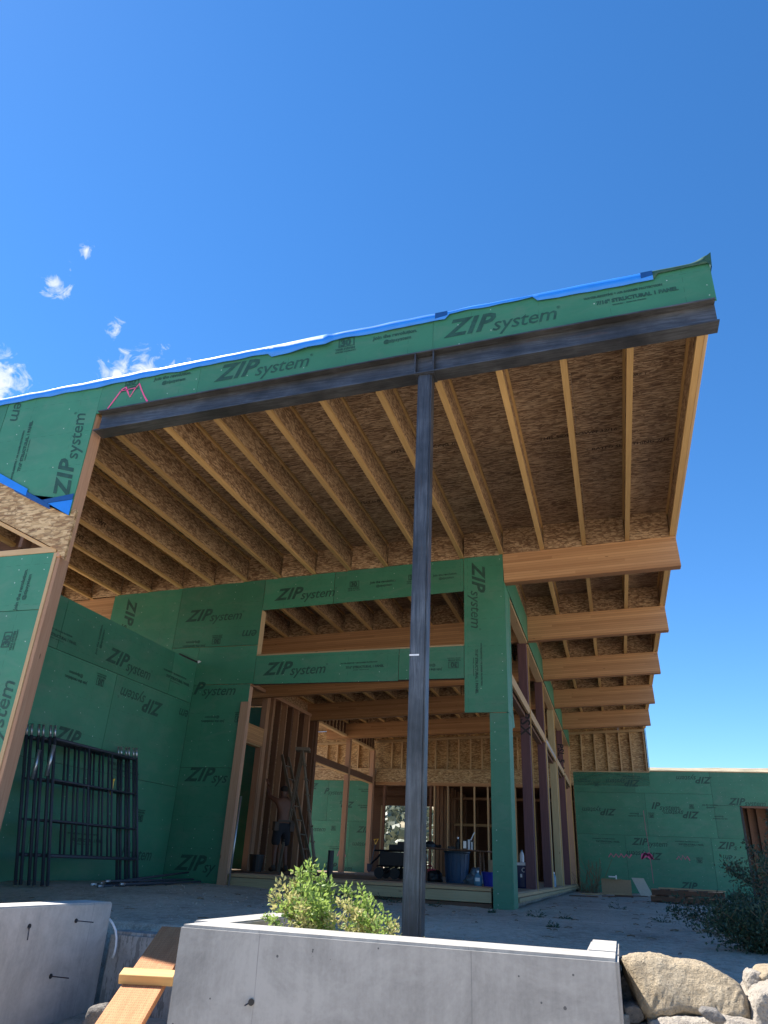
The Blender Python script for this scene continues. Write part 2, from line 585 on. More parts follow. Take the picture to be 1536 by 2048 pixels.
M['bluebin'] = plain('blue_plastic_bin', (.010, .055, .13), .45)
M['bluetub'] = plain('royal_blue_plastic', (.01, .02, .30), .4)
M['navy'] = plain('navy_plastic', (.01, .015, .08), .4)
M['white'] = plain('white_plastic', (.75, .76, .78), .4)
M['water'] = plain('pale_blue_bottle_plastic', (.11, .27, .40), .2)
M['red'] = plain('red_plastic', (.40, .03, .05), .4)
M['yellow'] = plain('yellow_plastic', (.75, .48, .06), .4)
M['bag'] = plain('grey_plastic_bag', (.10, .14, .18), .3)
M['cardboard'] = plain('cardboard', (.36, .25, .15), .9)
M['cardboard_pale'] = plain('pale_cardboard', (.50, .46, .38), .9)
M['ply'] = lumber('plywood_floor', (.22, .16, .10), (.34, .25, .17), False)
M['skin'] = plain('shaded_skin', (.15, .065, .04), .6)  # skin colour darkened to stand in for the dim room
M['denim'] = plain('dark_work_shorts', (.02, .022, .03), .9)
M['leather'] = plain('brown_boot_leather', (.06, .04, .03), .7)
M['hair'] = plain('dark_hair', (.02, .015, .012), .8)
M['alu'] = plain('weathered_fibreglass_rail', (.20, .17, .13), .5, .2)
M['plank'] = None

# ------------------------------------------------------------------ terrain
def sst(a, b, x):
    t = min(1, max(0, (x - a) / (b - a)))
    return t * t * (3 - 2 * t)
def ground_z(x, y):
    e = 3.55
    if x < -2.05:
        e = 5.42
    if x < -3.85:
        e = 3.2
    if x > 0.0:
        e = 3.9 + .10 * sin(x * 3)
    hi = -.50 + .10 * sst(4.8, 7.0, y)
    lo = -1.05 - .5 * sst(5.2, 1.5, y)
    if -3.85 < x < -2.05:
        lo = -.98 - .55 * sst(4.6, 1.5, y)
    z = lo + (hi - lo) * sst(e - .06, e + .03, y)
    z += .08 * sst(-2.6, -5.2, x) * sst(6.0, 7.2, y)
    if 10.0 < y < 32 and -13 < x < -1.3:
        z = min(z, -.42)
    n = noise.noise(Vector((x * .5, y * .5, 0))) * .03 + noise.noise(Vector((x * 2.3, y * 2.3, 5))) * .012 + noise.noise(Vector((x * 9, y * 9, 9))) * .005
    z += n * (1 if y < 40 else 0)
    if y > 34:
        d = sqrt(max(0, y - 34))
        h = 20.6 * sst(34, 185, y) + (y - 34) * .012
        h -= 40 * sst(190, 520, y)
        z += h
        z += (noise.noise(Vector((x * .02, y * .02, 1))) * 1.0 + noise.noise(Vector((x * .08, y * .08, 3))) * .35) * sst(60, 140, y)
    elif y < -10:
        z += -2 * sst(-10, -80, y)
    return z
def axis(segs):
    out_ = []
    for a, b, st in segs:
        n = max(1, int(round((b - a) / st)))
        out_ += [a + (b - a) * i / n for i in range(n)]
    out_.append(segs[-1][1])
    return out_
xs = axis([(-900, -100, 60), (-100, -14, 6), (-14, -5, .5), (-5, 2.5, .06), (2.5, 8, .3), (8, 100, 6), (100, 900, 60)])
ys = axis([(-400, -20, 40), (-20, 1, 3), (1, 3, .2), (3, 8, .06), (8, 14, .2), (14, 40, 1.0), (40, 240, 5), (240, 1200, 60)])
vs = [(x, y, ground_z(x, y)) for y in ys for x in xs]
nx = len(xs)
fs = [(j * nx + i, j * nx + i + 1, (j + 1) * nx + i + 1, (j + 1) * nx + i) for j in range(len(ys) - 1) for i in range(nx - 1)]
g = newobj('ground', mesh_of(vs, fs, M['dirt'], True), kind='structure')
g['label'] = 'dusty gravel ground rising to a dry grass hillside behind the building'

# sagebrush on the hillside
mb = MB()
for i in range(900):
    y = 36 + 58 * random.random() ** 1.5
    x = random.uniform(-75, 60)
    if i > 480:
        y = random.uniform(37, 95)
        x = -.27 * y + random.uniform(-6, 6)
    z = ground_z(x, y)
    s = random.uniform(.35, 1.1)
    for _ in range(14):
        c = Vector((x + random.gauss(0, s * .45), y + random.gauss(0, s * .45), z + random.uniform(.05, s)))
        a = Vector((random.gauss(0, 1), random.gauss(0, 1), random.gauss(0, 1))).normalized() * s * .38
        b_ = Vector((random.gauss(0, 1), random.gauss(0, 1), random.gauss(0, 1))).normalized() * s * .38
        mb.add([c - a, c + b_, c + a, c - b_], [(0, 1, 2, 3)])
mb.build('sagebrush', leafmat('sagebrush_leaf', (.07, .085, .05), (.17, .18, .11), .1), kind='stuff', label='low grey green sagebrush scattered over the dry hillside')

# ------------------------------------------------------------------ the house
house = empty('unfinished_house', (-3.0, 12.0, -.4), 'timber house under construction with green sheathing and a deep roof overhang on a steel beam', 'house')
SL = .0405
def Zj(x):      # underside of the roof joists
    return 4.318 + SL * x
XR = 1.13
JX = [1.09 - .6 * i for i in range(20)]
# joists: pale flanges top and bottom, strand board web between
def joist_mesh(L):
    k = ('joist', round(L, 3))
    if k in MC:
        return MC[k]
    mb = MB()
    mb.box(-L / 2, L / 2, -.030, .030, 0, .036, 0)
    mb.box(-L / 2, L / 2, -.005, .005, .036, .364, 1)
    mb.box(-L / 2, L / 2, -.030, .030, .364, .40, 0)
    me = mesh_of(mb.v, mb.f, [M['spf_pale'], M['osb_web']])
    me.polygons.foreach_set('material_index', mb.m)
    MC[k] = me
    return me
BY = [10.0, 13.03, 16.06, 19.09, 22.12]        # front faces of the laminated beams
spans = [(5.17, 9.985), (10.02, 13.09), (13.10, 16.12), (16.13, 19.15), (19.16, 22.18), (22.19, 25.28)]
Zax = Matrix(((0, -1, 0, 0), (1, 0, 0, 0), (0, 0, 1, 0), (0, 0, 0, 1)))
for x in JX:
    for (a, b_) in spans:
        if x < -8.8 and a > 17:
            continue
        newobj('roof_joist', joist_mesh(b_ - a), house, Matrix.Translation((x, (a + b_) / 2, Zj(x))) @ Zax)
# rim board along the right eave
for (a, b_) in spans:
    board('rim_board', (XR + .008, a, Zj(XR) + .2), (XR + .008, b_, Zj(XR) + .2), .03, .398, M['spf'], house)
# roof deck sheets, 8 x 4 ft, long side across the joists
xe = XR + .03
xc = xe
cols = []
while xc > -11.0:
    cols.append((max(xc - 2.44, -11.2), xc))
    xc -= 2.44
y = 5.15
row = 0
while y < 25.3:
    y2 = min(y + 1.22, 25.42)
    off = 1.22 if row % 2 else 0
    x1 = xe
    edges = [xe]
    xx = xe - (2.44 - off if off else 2.44)
    while xx > -11.0:
        edges.append(xx)
        xx -= 2.44
    edges.append(-11.2)
    for i in range(len(edges) - 1):
        a, b_ = edges[i + 1] + .003, edges[i]
        if b_ - a < .05:
            continue
        zc = Zj((a + b_) / 2) + .412
        sl = SL * (b_ - a) / 2
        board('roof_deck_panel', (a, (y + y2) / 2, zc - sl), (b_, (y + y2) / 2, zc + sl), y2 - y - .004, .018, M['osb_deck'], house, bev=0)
    y = y2
    row += 1
# strand board blocking between the joists above the tall green wall
for i in range(len(JX) - 1):
    a, b_ = JX[i + 1] + .032, JX[i] - .032
    for yy in (9.998,) + tuple(v + .075 for v in BY[1:]):
        if yy > 10 and a < -8.2:
            continue
        zc = Zj((a + b_) / 2) + .2
        board('blocking', (a, yy, zc), (b_, yy, zc), .028, .396, M['osb_web'], house, bev=0)
# membrane on the roof surface
mb = MB()
mb.add([(-11.2, 5.25, Zj(-11.2) + .428), (XR + .05, 5.25, Zj(XR) + .430), (XR + .05, 25.35, Zj(XR) + .430), (-11.2, 25.35, Zj(-11.2) + .428),
        (-11.2, 5.25, Zj(-11.2) + .423), (XR + .05, 5.25, Zj(XR) + .425), (XR + .05, 25.35, Zj(XR) + .425), (-11.2, 25.35, Zj(-11.2) + .423)],
       [(0, 1, 2, 3), (7, 6, 5, 4), (0, 4, 5, 1), (1, 5, 6, 2), (2, 6, 7, 3), (3, 7, 4, 0)])
mb.build('roof_membrane', M['tape_white'], house)

# sheathing panels -----------------------------------------------------------
PANELS = []
def basis(plane, c):
    if plane == 'L':       # wall facing +x, u runs along +y
        return Matrix(((0, 1, 0, c[0]), (1, 0, 0, c[1]), (0, 0, 1, c[2]), (0, 0, 0, 1)))
    return Matrix(((1, 0, 0, c[0]), (0, -1, 0, c[1]), (0, 0, 1, c[2]), (0, 0, 0, 1)))
def panel(plane, d, pts, m=None, name='sheathing_panel', t=.011, label=None, parent=None):
    """polygon in (u, z) on the plane; d is where its outer face stands; depth goes behind"""
    m = m or M['zip']
    g_ = .0012
    us = [p[0] for p in pts]
    zs = [p[1] for p in pts]
    cu, cz = (min(us) + max(us)) / 2, (min(zs) + max(zs)) / 2
    n = len(pts)
    area = sum(pts[i][0] * pts[(i + 1) % n][1] - pts[(i + 1) % n][0] * pts[i][1] for i in range(n))
    if area < 0:
        pts = pts[::-1]
    P = [(u - cu - math.copysign(g_, u - cu), z - cz - math.copysign(g_, z - cz)) for u, z in pts]
    sgn = 1
    # local y: +0 outer face, -t behind
    vs_ = [(u, 0, z) for u, z in P] + [(u, -t, z) for u, z in P]
    if plane == 'L':
        mw = Matrix(((0, 1, 0, d), (1, 0, 0, cu), (0, 0, 1, cz), (0, 0, 0, 1)))
    else:
        mw = Matrix(((1, 0, 0, cu), (0, -1, 0, d), (0, 0, 1, cz), (0, 0, 0, 1)))
    f_ = [tuple(range(n)), tuple(range(2 * n - 1, n - 1, -1))] + [(i, i + n, (i + 1) % n + n, (i + 1) % n) for i in range(n)]
    me = mesh_of(vs_, f_, m)
    bm = bmesh.new()
    bm.from_mesh(me)
    bmesh.ops.recalc_face_normals(bm, faces=bm.faces)
    bm.to_mesh(me)
    bm.free()
    o = newobj(name, me, parent or house, mw, label)
    PANELS.append((plane, d, min(us), max(us), min(zs), max(zs), o))
    return o
def rect(plane, d, u0, u1, z0, z1, **k):
    return panel(plane, d, [(u0, z0), (u1, z0), (u1, z1), (u0, z1)], **k)
def ft(x):       # top of the front fascia
    return Zj(x) + .424
def slab(plane, d, u0, u1, zf0, zf1, **k):
    """panel whose lower and upper edges follow functions or numbers"""
    f0 = zf0 if callable(zf0) else (lambda u: zf0)
    f1 = zf1 if callable(zf1) else (lambda u: zf1)
    return panel(plane, d, [(u0, f0(u0)), (u1, f0(u1)), (u1, f1(u1)), (u0, f1(u0))], **k)
YF = 5.15
# front fascia strips over the steel beam
for a, b_ in ((-4.86, -3.69), (-3.69, -1.25), (-1.25, 1.175)):
    slab('F', YF, a, b_, lambda u: Zj(u) - .008, ft)
# tall front wall panels at the left, their lower edge cut on a slope
def cut(u):
    return 2.93 + (-.54) * (u + 4.86)
panel('F', YF, [(-4.86, 2.93), (-4.86, ft(-4.86)), (-6.075, ft(-6.075)), (-6.075, cut(-6.075))])
panel('F', YF, [(-6.08, cut(-6.08)), (-6.08, ft(-6.08)), (-7.3, ft(-7.3)), (-7.3, cut(-7.3))])
# raw strand board band under it
panel('F', YF + .012, [(-4.80, 2.99), (-4.80, 2.46), (-4.905, 2.57), (-7.3, 3.73), (-7.3, cut(-7.3) + .04), (-4.9, 2.99)], m=M['osb_raw'], name='strand_board_band', t=.03,
      label='raw strand board band under the sloping panel edge')
board('band_rail', (-7.3, YF + .11, 3.70), (-4.93, YF + .11, 2.555), .14, .035, M['spf'], house)
# lower front wall
rect('F', YF + .03, -6.18, -4.925, -.55, 1.98)
rect('F', YF + .03, -6.18, -4.925, 1.985, 2.555)
rect('F', YF + .03, -8.6, -6.185, -.55, 2.555)
board('top_plate', (-8.6, YF + .10, 2.59), (-4.93, YF + .10, 2.59), .14, .06, M['spf'], house)
# end studs of the front wall: their side faces show
post('wall_end_stud', -4.898, -4.86, YF + .014, YF + .155, 2.5, Zj(-4.88), M['fir'], house)
post('wall_end_stud', -4.900, -4.862, YF + .028, YF + .16, -.55, 2.56, M['fir'], house)
post('wall_end_stud', -4.940, -4.902, YF + .020, YF + .16, -.55, 2.55, M['spf'], house)
post('wall_end_stud', -5.0, -4.945, YF + .045, YF + .16, -.55, 2.55, M['spf'], house)
for i in range(6):
    xx = -5.4 - i * .61
    post('wall_stud', xx - .02, xx + .02, YF + .045, YF + .17, 2.65, Zj(xx), M['fir_dark'], house)
# shade-darkened soffit boards seen in the gap of the lower front wall
board('soffit_beam', (-8.6, 5.8, 3.0), (-5.55, 5.8, 3.0), .09, .3, M['fir_dark'], house)
for i in range(5):
    newobj('floor_joist', joist_mesh(.55), house, Matrix.Translation((-5.62 - i * .45, 5.62, 2.95)) @ Zax)
rect('F', 7.0, -8.6, -6.45, -.4, 4.0, m=M['osb_deck'], name='inner_sheet')

# blue membrane triangle and strip along the cut
panel('F', YF - .006, [(-4.862, 2.925), (-4.862, 3.10), (-5.20, 3.085), (-5.36, 3.20)], m=M['tape'], name='membrane_flap', t=.003)
panel('F', YF - .010, [(-4.862, 3.10), (-4.862, 3.165), (-5.30, 3.125), (-5.20, 3.085)], m=M['tape_dark'], name='membrane_seam', t=.003)
panel('F', YF - .012, [(-5.10, 3.01), (-5.12, 3.065), (-5.62, 3.34), (-5.62, 3.27)], m=M['tape_dark'], name='membrane_seam', t=.003)
panel('F', YF - .014, [(-5.45, 3.20), (-5.45, 3.275), (-7.3, 4.27), (-7.3, 4.12)], m=M['tape'], name='membrane_strip', t=.004)

# tall back wall of the covered terrace ----------------------------------------
YB = 10.0
wl = lambda u: 2.845 + .014 * (u + 5.15)          # window bottom
wt = lambda u: 3.585 + SL * (u + 5.15)            # window top
zt = lambda u: Zj(u) + .002
panel('B', YB, [(-8.0, 2.3), (-6.68, 2.3), (-6.68, zt(-6.68)), (-8.0, zt(-8.0))])
slab('B', YB, -6.675, -5.155, 3.02, zt)
slab('B', YB, -6.18 + .002, -5.155, 2.415, 3.015)
slab('B', YB, -6.675, -6.18 - .002, 2.3, 3.015)
slab('B', YB, -5.15, -3.95, wt, zt)
slab('B', YB, -3.945, -1.885, wt, zt)
slab('B', YB, -5.15, -2.85, 2.405, wl)
slab('B', YB, -2.845, -1.885, 2.42, wl)
slab('B', YB - .004, -1.88, -1.29, 1.945, lambda u: zt(u) + .0)
rect('B', YB, -1.535, -1.29, -.52, 1.94)
rect('B', YB, -6.178, -5.20, 1.19, 2.41)
rect('B', YB, -6.178, -5.27, -.5, 1.185)
# framing behind that wall
board('window_sill', (-5.15, YB + .085, wl(-5.15) + .012), (-1.885, YB + .085, wl(-1.885) + .012), .14, .03, M['spf'], house)
for u0, u1, z in ((-5.15, -1.885, 3.0),):
    post('window_jamb', -5.19, -5.152, YB + .014, YB + .155, 2.85, 3.6, M['spf'], house)
board('header', (-5.2, YB + .085, 2.60), (-1.5, YB + .085, 2.62), .14, .36, M['fir_dark'], house)
post('corner_stud', -1.50, -1.31, YB + .014, YB + .155, -.3, 3.8, M['fir'], house)
post('corner_stud', -1.46, -1.31, YB + .25, YB + .42, -.3, 3.8, M['fir_dark'], house)
post('jamb_stud', -5.26, -5.222, YB + .014, YB + .155, -.25, 2.4, M['fir'], house)
# side faces of the sheathed corner column
rect('L', -1.279, YB - .004, YB + .40, 1.95, 3.83)
rect('L', -1.279, YB, YB + .40, -.45, 1.945)
panel('L', -1.277, [(YB + .402, 1.80), (YB + .66, 1.86), (YB + .50, 2.05), (YB + .55, 3.80), (YB + .402, 3.80)])
# band of sheathing between the overhanging beams, high on the right wall
for i, y0 in enumerate(BY):
    y1 = BY[i + 1] - .01 if i < 4 else 25.28
    rect('L', -1.27, y0 + .155, y1, 3.80, Zj(-1.3) - .0)
    board('band_plate', (-1.36, y0 + .16, 3.78), (-1.36, y1, 3.78), .14, .035, M['spf'], house)

# left wall of the terrace
XL = -6.18
for u0, u1, z0, z1 in ((5.33, 6.9, 2.13, 2.755), (6.905, 9.34, 2.13, 2.755), (9.345, 9.998, 2.13, 2.755),
                       (5.33, 8.1, .905, 2.125), (8.105, 9.998, .905, 2.125), (5.33, 7.2, -.5, .90), (7.205, 9.998, -.5, .90)):
    rect('L', XL, u0, u1, z0, z1)
board('top_plate', (XL - .09, 5.35, 2.735), (XL - .09, 9.98, 2.735), .14, .035, M['spf'], house)
rect('L', XL - .013, 5.33, 10.2, -.5, 2.72, m=M['ink'], name='leak_backing_sheet')  # added behind the panels so no light leaks through the seams
rect('B', YB + .014, -7.9, -5.16, 2.42, 3.0, m=M['ink'], name='leak_backing_sheet')
rect('B', YB + .013, -6.3, -5.27, -.5, 2.41, m=M['ink'], name='leak_backing_sheet')
# corner tape tab
panel('B', YB - .012, [(-6.16, 2.752), (-6.10, 2.78), (-6.14, 2.80), (-6.17, 2.80)], m=M['white'], name='tape_scrap', t=.002)
panel('B', YB - .014, [(-6.17, 2.76), (-6.17, 2.785), (-6.52, 2.93), (-6.54, 2.91)], m=M['ink_black'], name='membrane_fold', t=.002)

# laminated beams --------------------------------------------------------------
for i, y0 in enumerate(BY):
    x0 = -1.29 if i == 0 else -8.6
    h = .455
    xb = 1.15
    z0_, z1_ = Zj(x0) - h / 2, Zj(xb) - h / 2
    if i == 0:
        board('laminated_beam', (x0, y0 + .066, z0_), (xb, y0 + .066, z1_), .14, h, M['glulam'], house, label='pale laminated beam end beside the top of the tall green wall')
        board('laminated_beam', (-10.4, y0 + .11, Zj(-10.4) - h / 2), (x0 - .01, y0 + .11, Zj(x0) - h / 2), .12, h, M['glulam'], house)
    else:
        board('laminated_beam', (x0, y0 + .07, z0_), (xb, y0 + .07, z1_), .14, h, M['glulam'], house)

# steel beam and column ----------------------------------------------------------
def Zb(x):
    return 4.061 + .0400 * x
x0, x1 = -4.80, 1.155
mb = MB()
yb0, yb1 = 5.105, 5.265
D = .245
def sbar(y0_, y1_, a, b_, mi=0):
    vs_ = [(x, y_, Zb(x) + dz) for x in (x0, x1) for y_ in (y0_, y1_) for dz in (a, b_)]
    mb.add(vs_, [(0, 1, 3, 2), (4, 6, 7, 5), (0, 4, 5, 1), (2, 3, 7, 6), (0, 2, 6, 4), (1, 5, 7, 3)], mi)
sbar(yb0, yb1, 0, .013)
sbar(yb0, yb1, D - .013, D)
sbar(5.18, 5.19, .013, D - .013)
sb = mb.build('steel_beam', M['steel'], house)
for xs_ in (-1.405, -1.235):
    mb = MB()
    mb.box(xs_ - .006, xs_ + .006, yb0 + .004, 5.18, Zb(xs_) + .013, Zb(xs_) + D - .013)
    mb.build('stiffener_plate', M['steel'], sb)
cx, cy_, cw = -1.317, 5.19, .064
bm = bmesh.new()
bmesh.ops.create_cube(bm, size=1)
bmesh.ops.scale(bm, vec=(Zb(cx) + .8, cw * 2, cw * 2), verts=bm.verts)
bmesh.ops.bevel(bm, geom=[e for e in bm.edges if abs((e.verts[0].co - e.verts[1].co).x) > 1], offset=.014, segments=4, affect='EDGES')
me = bpy.data.meshes.new('column')
bm.to_mesh(me)
bm.free()
me.materials.append(M['steel'])
col = newobj('steel_column', me, house, frame((cx, cy_, -.8), (cx, cy_, Zb(cx)), (0, 1, 0)))
mb = MB()
mb.box(cx - .09, cx + .09, cy_ - .075, cy_ + .075, Zb(cx) - .010, Zb(cx) - .0005)
mb.build('cap_plate', M['steel'], col)
mb = MB()
mb.box(cx - .062, cx + .012, cy_ - cw - .0015, cy_ - cw + .001, 1.418, 1.430)
mb.build('chalk_mark', M['white'], col)

# right wall: posts, header, sills --------------------------------------------------
XW = -1.30
purple_lbl = 'dark purple brown structural post'
for yy, mm, nm, wd, top in ((13.17, 'purple', 'structural_post', .17, 3.79), (16.2, 'purple', 'structural_post', .15, 3.79), (19.22, 'treated', 'structural_post', .14, 3.79), (22.24, 'purple', 'structural_post', .14, 3.79), (25.1, 'fir', 'structural_post', .14, 3.79)):
    post(nm, XW - .175, XW - .02, yy - wd / 2, yy + wd / 2, -.25, top, M[mm], house, label=purple_lbl if mm == 'purple' else None)
    post('edge_trim', XW - .018, XW + .002, yy + wd / 2 - .006, yy + wd / 2 + .012, -.25, top, M['spf_pale'], house)
for yy in (16.4, 19.45):
    post('trimmer_post', XW - .14, XW, yy - .06, yy + .06, -.25, 2.50, M['treated'], house)
board('window_header', (XW - .03, YB + .45, 2.585), (XW - .03, 25.05, 2.585), .04, .15, M['spf'], house)
board('window_header', (XW - .13, YB + .45, 2.545), (XW - .13, 25.05, 2.545), .10, .16, M['fir_dark'], house)
board('header_strap', (XW - .008, 16.5, 2.585), (XW - .008, 19.0, 2.585), .006, .05, M['galv'], house)
board('sill_plate', (XW - .06, YB + .42, -.265), (XW - .06, 25.2, -.265), .14, .04, M['spf'], house)
board('sill_plate', (XW - .04, YB + .42, -.315), (XW - .04, 25.2, -.315), .16, .05, M['treated'], house)
board('loose_brace', (XW - .45, 14.2, -.2), (XW - .45, 13.6, 1.1), .04, .09, M['fir_dark'], house)
rect('F', 10.52, -1.46, -1.32, -.3, 1.8, m=M['fir_dark'], name='inner_filler', t=.03)

# floor deck -------------------------------------------------------------------------
y = YB + .2
while y < 33:
    y2 = min(y + 1.22, 33)
    for a in range(6):
        xa = -13.3 + a * 2.0
        board('floor_panel', (xa, (y + y2) / 2, -.235), (xa + 1.995, (y + y2) / 2, -.235), y2 - y - .004, .024, M['ply'], house, bev=0)
    y = y2
board('threshold_board', (-5.25, YB + .09, -.205), (-1.56, YB + .09, -.205), .15, .035, M['spf'], house)
board('rim_joist', (-5.25, YB + .045, -.29), (-1.56, YB + .045, -.29), .04, .12, M['treated'], house)
board('threshold_board', (-5.2, YB + .30, -.19), (-1.56, YB + .30, -.19), .14, .03, M['fir'], house)
rect('B', YB + .06, -5.25, -1.56, -.6, -.36, m=M['fir_dark'], name='foundation_face', t=.05)
for xx in (-13.3, XW - .14):
    board('foundation', (xx, YB + .5, -.42), (xx, 33, -.42), .1, .3, M['concrete_old'], house, bev=0)

# partition running back at x = -7.9 ----------------------------------------------------
XP = -7.9
def pst(y_, z0, z1, wy=.04, wx=.14, m='fir', name='wall_stud', lbl=None):
    return post(name, XP - wx, XP, y_ - wy / 2, y_ + wy / 2, z0, z1, M[m], house, label=lbl)
ZP = Zj(XP)
rect('F', 10.32, -13.2, -8.06, -.4, 3.42, m=M['osb_web'], name='inner_sheet')  # unseen sheet added to keep daylight out of the interior
rect('L', -11.15, 10.35, 16.98, -.4, 3.8, m=M['osb_web'], name='inner_sheet')  # added out of view as well, closing the left side against light
# first bay: laminated header over a doorway
pst(13.15, -.22, 3.55, .14, m='fir')
pst(16.3, -.22, 3.62, .17, m='fir')
board('door_header', (XP - .07, 13.25, 2.61), (XP - .07, 16.2, 2.61), .14, .40, M['glulam'], house)
board('top_plate', (XP - .07, 10.1, 3.68), (XP - .07, 19.5, 3.68), .14, .08, M['fir'], house)
for i in range(5):
    pst(13.5 + i * .5, 3.72, ZP, m='fir', name='cripple_stud')
pst(14.95, -.22, 2.4, .10, m='fir_dark')
pst(15.08, -.22, 2.38, .05, m='spf')
pst(16.16, -.22, 2.4, .05, m='fir')
board('door_head', (XP - .07, 15.1, 2.39), (XP - .07, 16.1, 2.39), .14, .035, M['spf'], house)
# second bay: close studs with dark sheathing behind
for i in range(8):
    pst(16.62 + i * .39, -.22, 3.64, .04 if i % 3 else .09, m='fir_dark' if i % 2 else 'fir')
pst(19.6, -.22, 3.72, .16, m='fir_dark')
rect('L', XP - .145, 16.4, 19.6, -.22, ZP, m=M['osb_web'], name='inner_sheet')
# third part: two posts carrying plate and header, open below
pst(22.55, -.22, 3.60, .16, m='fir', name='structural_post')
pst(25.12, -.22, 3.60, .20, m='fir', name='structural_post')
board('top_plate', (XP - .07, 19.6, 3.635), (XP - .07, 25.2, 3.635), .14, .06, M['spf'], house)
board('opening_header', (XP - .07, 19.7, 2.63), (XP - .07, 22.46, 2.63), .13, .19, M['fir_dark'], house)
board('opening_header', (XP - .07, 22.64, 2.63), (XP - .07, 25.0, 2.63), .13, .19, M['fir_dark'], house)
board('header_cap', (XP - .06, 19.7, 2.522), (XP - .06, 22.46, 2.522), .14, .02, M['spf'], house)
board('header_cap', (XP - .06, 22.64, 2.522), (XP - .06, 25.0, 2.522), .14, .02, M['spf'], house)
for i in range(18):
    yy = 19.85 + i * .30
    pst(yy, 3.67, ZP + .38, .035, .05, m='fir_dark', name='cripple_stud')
rect('L', XP - .06, 19.7, 25.2, 3.67, ZP + .38, m=M['osb_web'], name='inner_sheet')
# room to the left of the partition
rect('F', 17.0, -13.0, -8.06, -.22, 3.50)
board('laminated_beam', (-11.0, 17.05, 3.70), (-8.06, 17.05, 3.74), .12, .40, M['glulam'], house)
rect('F', 17.12, -13.0, -8.06, -.22, 3.5, m=M['osb_raw'], name='leak_backing_sheet')


# gable wall far back ---------------------------------------------------------------
YG = 25.3
def gable_top(x):
    return Zj(x) - .01
board('strand_header', (-13.2, YG + .07, 2.83), (-7.92, YG + .07, 2.83), .14, .38, M['osb_raw'], house)
board('strand_header', (-7.88, YG + .07, 2.81), (1.10, YG + .07, 2.81), .14, .40, M['osb_raw'], house)
board('header_cap', (-7.88, YG + .065, 3.03), (1.12, YG + .065, 3.03), .15, .035, M['spf'], house)
board('laminated_header', (-7.88, YG + .065, 2.56), (-1.4, YG + .065, 2.56), .15, .10, M['glulam'], house)
board('header_cap', (-13.2, YG + .065, 3.03), (-7.92, YG + .065, 3.03), .15, .035, M['spf'], house)
board('top_plate', (-10.6, YG + .07, gable_top(-10.6) - .04), (1.10, YG + .07, gable_top(1.10) - .04), .14, .08, M['spf'], house)
for x in (-9.77, -9.37, -9.03, -8.58, -8.17, -7.34, -6.98, -6.58, -6.18, -5.78, -5.37, -4.97, -4.57, -4.18, -3.78, -3.38, -2.98, -2.58, -2.18, -1.78, -1.3, -.9, -.48, -.09, .3, .64, 1.06):
    post('gable_stud', x - .02, x + .02, YG, YG + .12, 3.05, gable_top(x) - .082, M['spf'], house)
edges = [-11.0, -9.5, -7.05, -4.6, -2.15, .3, 1.12]
for a, b_ in zip(edges[:-1], edges[1:]):
    slab('F', YG + .125, a, b_, 3.03, lambda u: Zj(u) + .40, m=M['osb_raw'], name='gable_sheet')
# slanted green end of the gable
panel('L', 1.14, [(YG - .02, 2.95), (YG + .15, 2.95), (YG + .15, Zj(1.1) + .4), (YG - .02, Zj(1.1) - .02)])
# green wall under the gable: left room part
for a, b_ in ((-13.2, -10.6), (-10.595, -9.62), (-9.615, -8.0)):
    rect('F', YG + .04, a, b_, 1.32, 2.64)
for a, b_ in ((-13.2, -11.2), (-11.195, -8.75), (-8.745, -8.0)):
    rect('F', YG + .04, a, b_, -.22, 1.315)
rect('F', YG + .06, -13.2, -8.0, -.22, 2.64, m=M['ink'], name='leak_backing_sheet')  # this and the next two: added dark sheets against light leaks
rect('F', YG + .02, -1.22, 3.57, -.42, 3.04, m=M['ink'], name='leak_backing_sheet')
rect('F', YG + .02, 3.58, 7.7, 2.11, 3.04, m=M['ink'], name='leak_backing_sheet')
# garage wall to the right of the corner
cols = ((-1.22, .63, 2.41, 3.05), (.635, 2.85, 2.41, 3.05), (2.855, 5.3, 2.10, 3.05), (5.305, 7.7, 2.1, 3.05), (-1.22, .9, 1.19, 2.405), (.905, 3.33, 1.19, 2.405) , (-1.22, .2, -.42, 1.185), (.205, 2.64, -.42, 1.185), (2.645, 3.57, -.42, 1.185))
for a, b_, z0_, z1_ in cols:
    if (a, z0_) == (.905, 1.19):
        rect('F', YG, .905, 2.85, 1.19, 2.405)
        rect('F', YG, 2.855, 3.57, 1.19, 2.095)
    else:
        rect('F', YG, a, b_, z0_, z1_)
board('parapet_cap', (1.15, YG + .07, 3.068), (7.7, YG + .07, 3.045), .17, .03, M['spf'], house)
post('door_jamb', 3.575, 3.63, YG - .01, YG + .16, -.4, 2.08, M['black'], house)
board('door_head', (3.63, YG + .07, 2.07), (7.7, YG + .07, 2.07), .16, .05, M['fir_dark'], house)
for i, x in enumerate((3.9, 4.15, 4.5, 4.8, 5.2, 5.6, 6.0)):
    post('wall_stud', x, x + .09, YG + 1.0, YG + 1.1, -.4, 2.6, M['fir_dark'], house)
rect('F', YG + 1.12, 3.5, 7.7, -.4, 3.0, m=M['fir_dark'], name='inner_sheet')
rect('F', YG + 6.0, 0, 7.7, -.4, 3.0, m=M['fir_dark'], name='inner_sheet')
# studs below the gable header
for x in (-5.8, -5.34, -4.89, -4.45, -4.0, -3.55, -3.1, -2.65, -2.2, -1.8):
    post('wall_stud', x - .02, x + .02, YG, YG + .12, -.22, 2.51, M['spf'] if x < -3 else M['fir'], house)
post('door_jamb', -5.97, -5.9, YG + .02, YG + .14, -.22, 2.51, M['fir_dark'], house)
post('door_jamb', -7.60, -7.52, YG + .02, YG + .14, -.22, 2.51, M['fir_dark'], house)
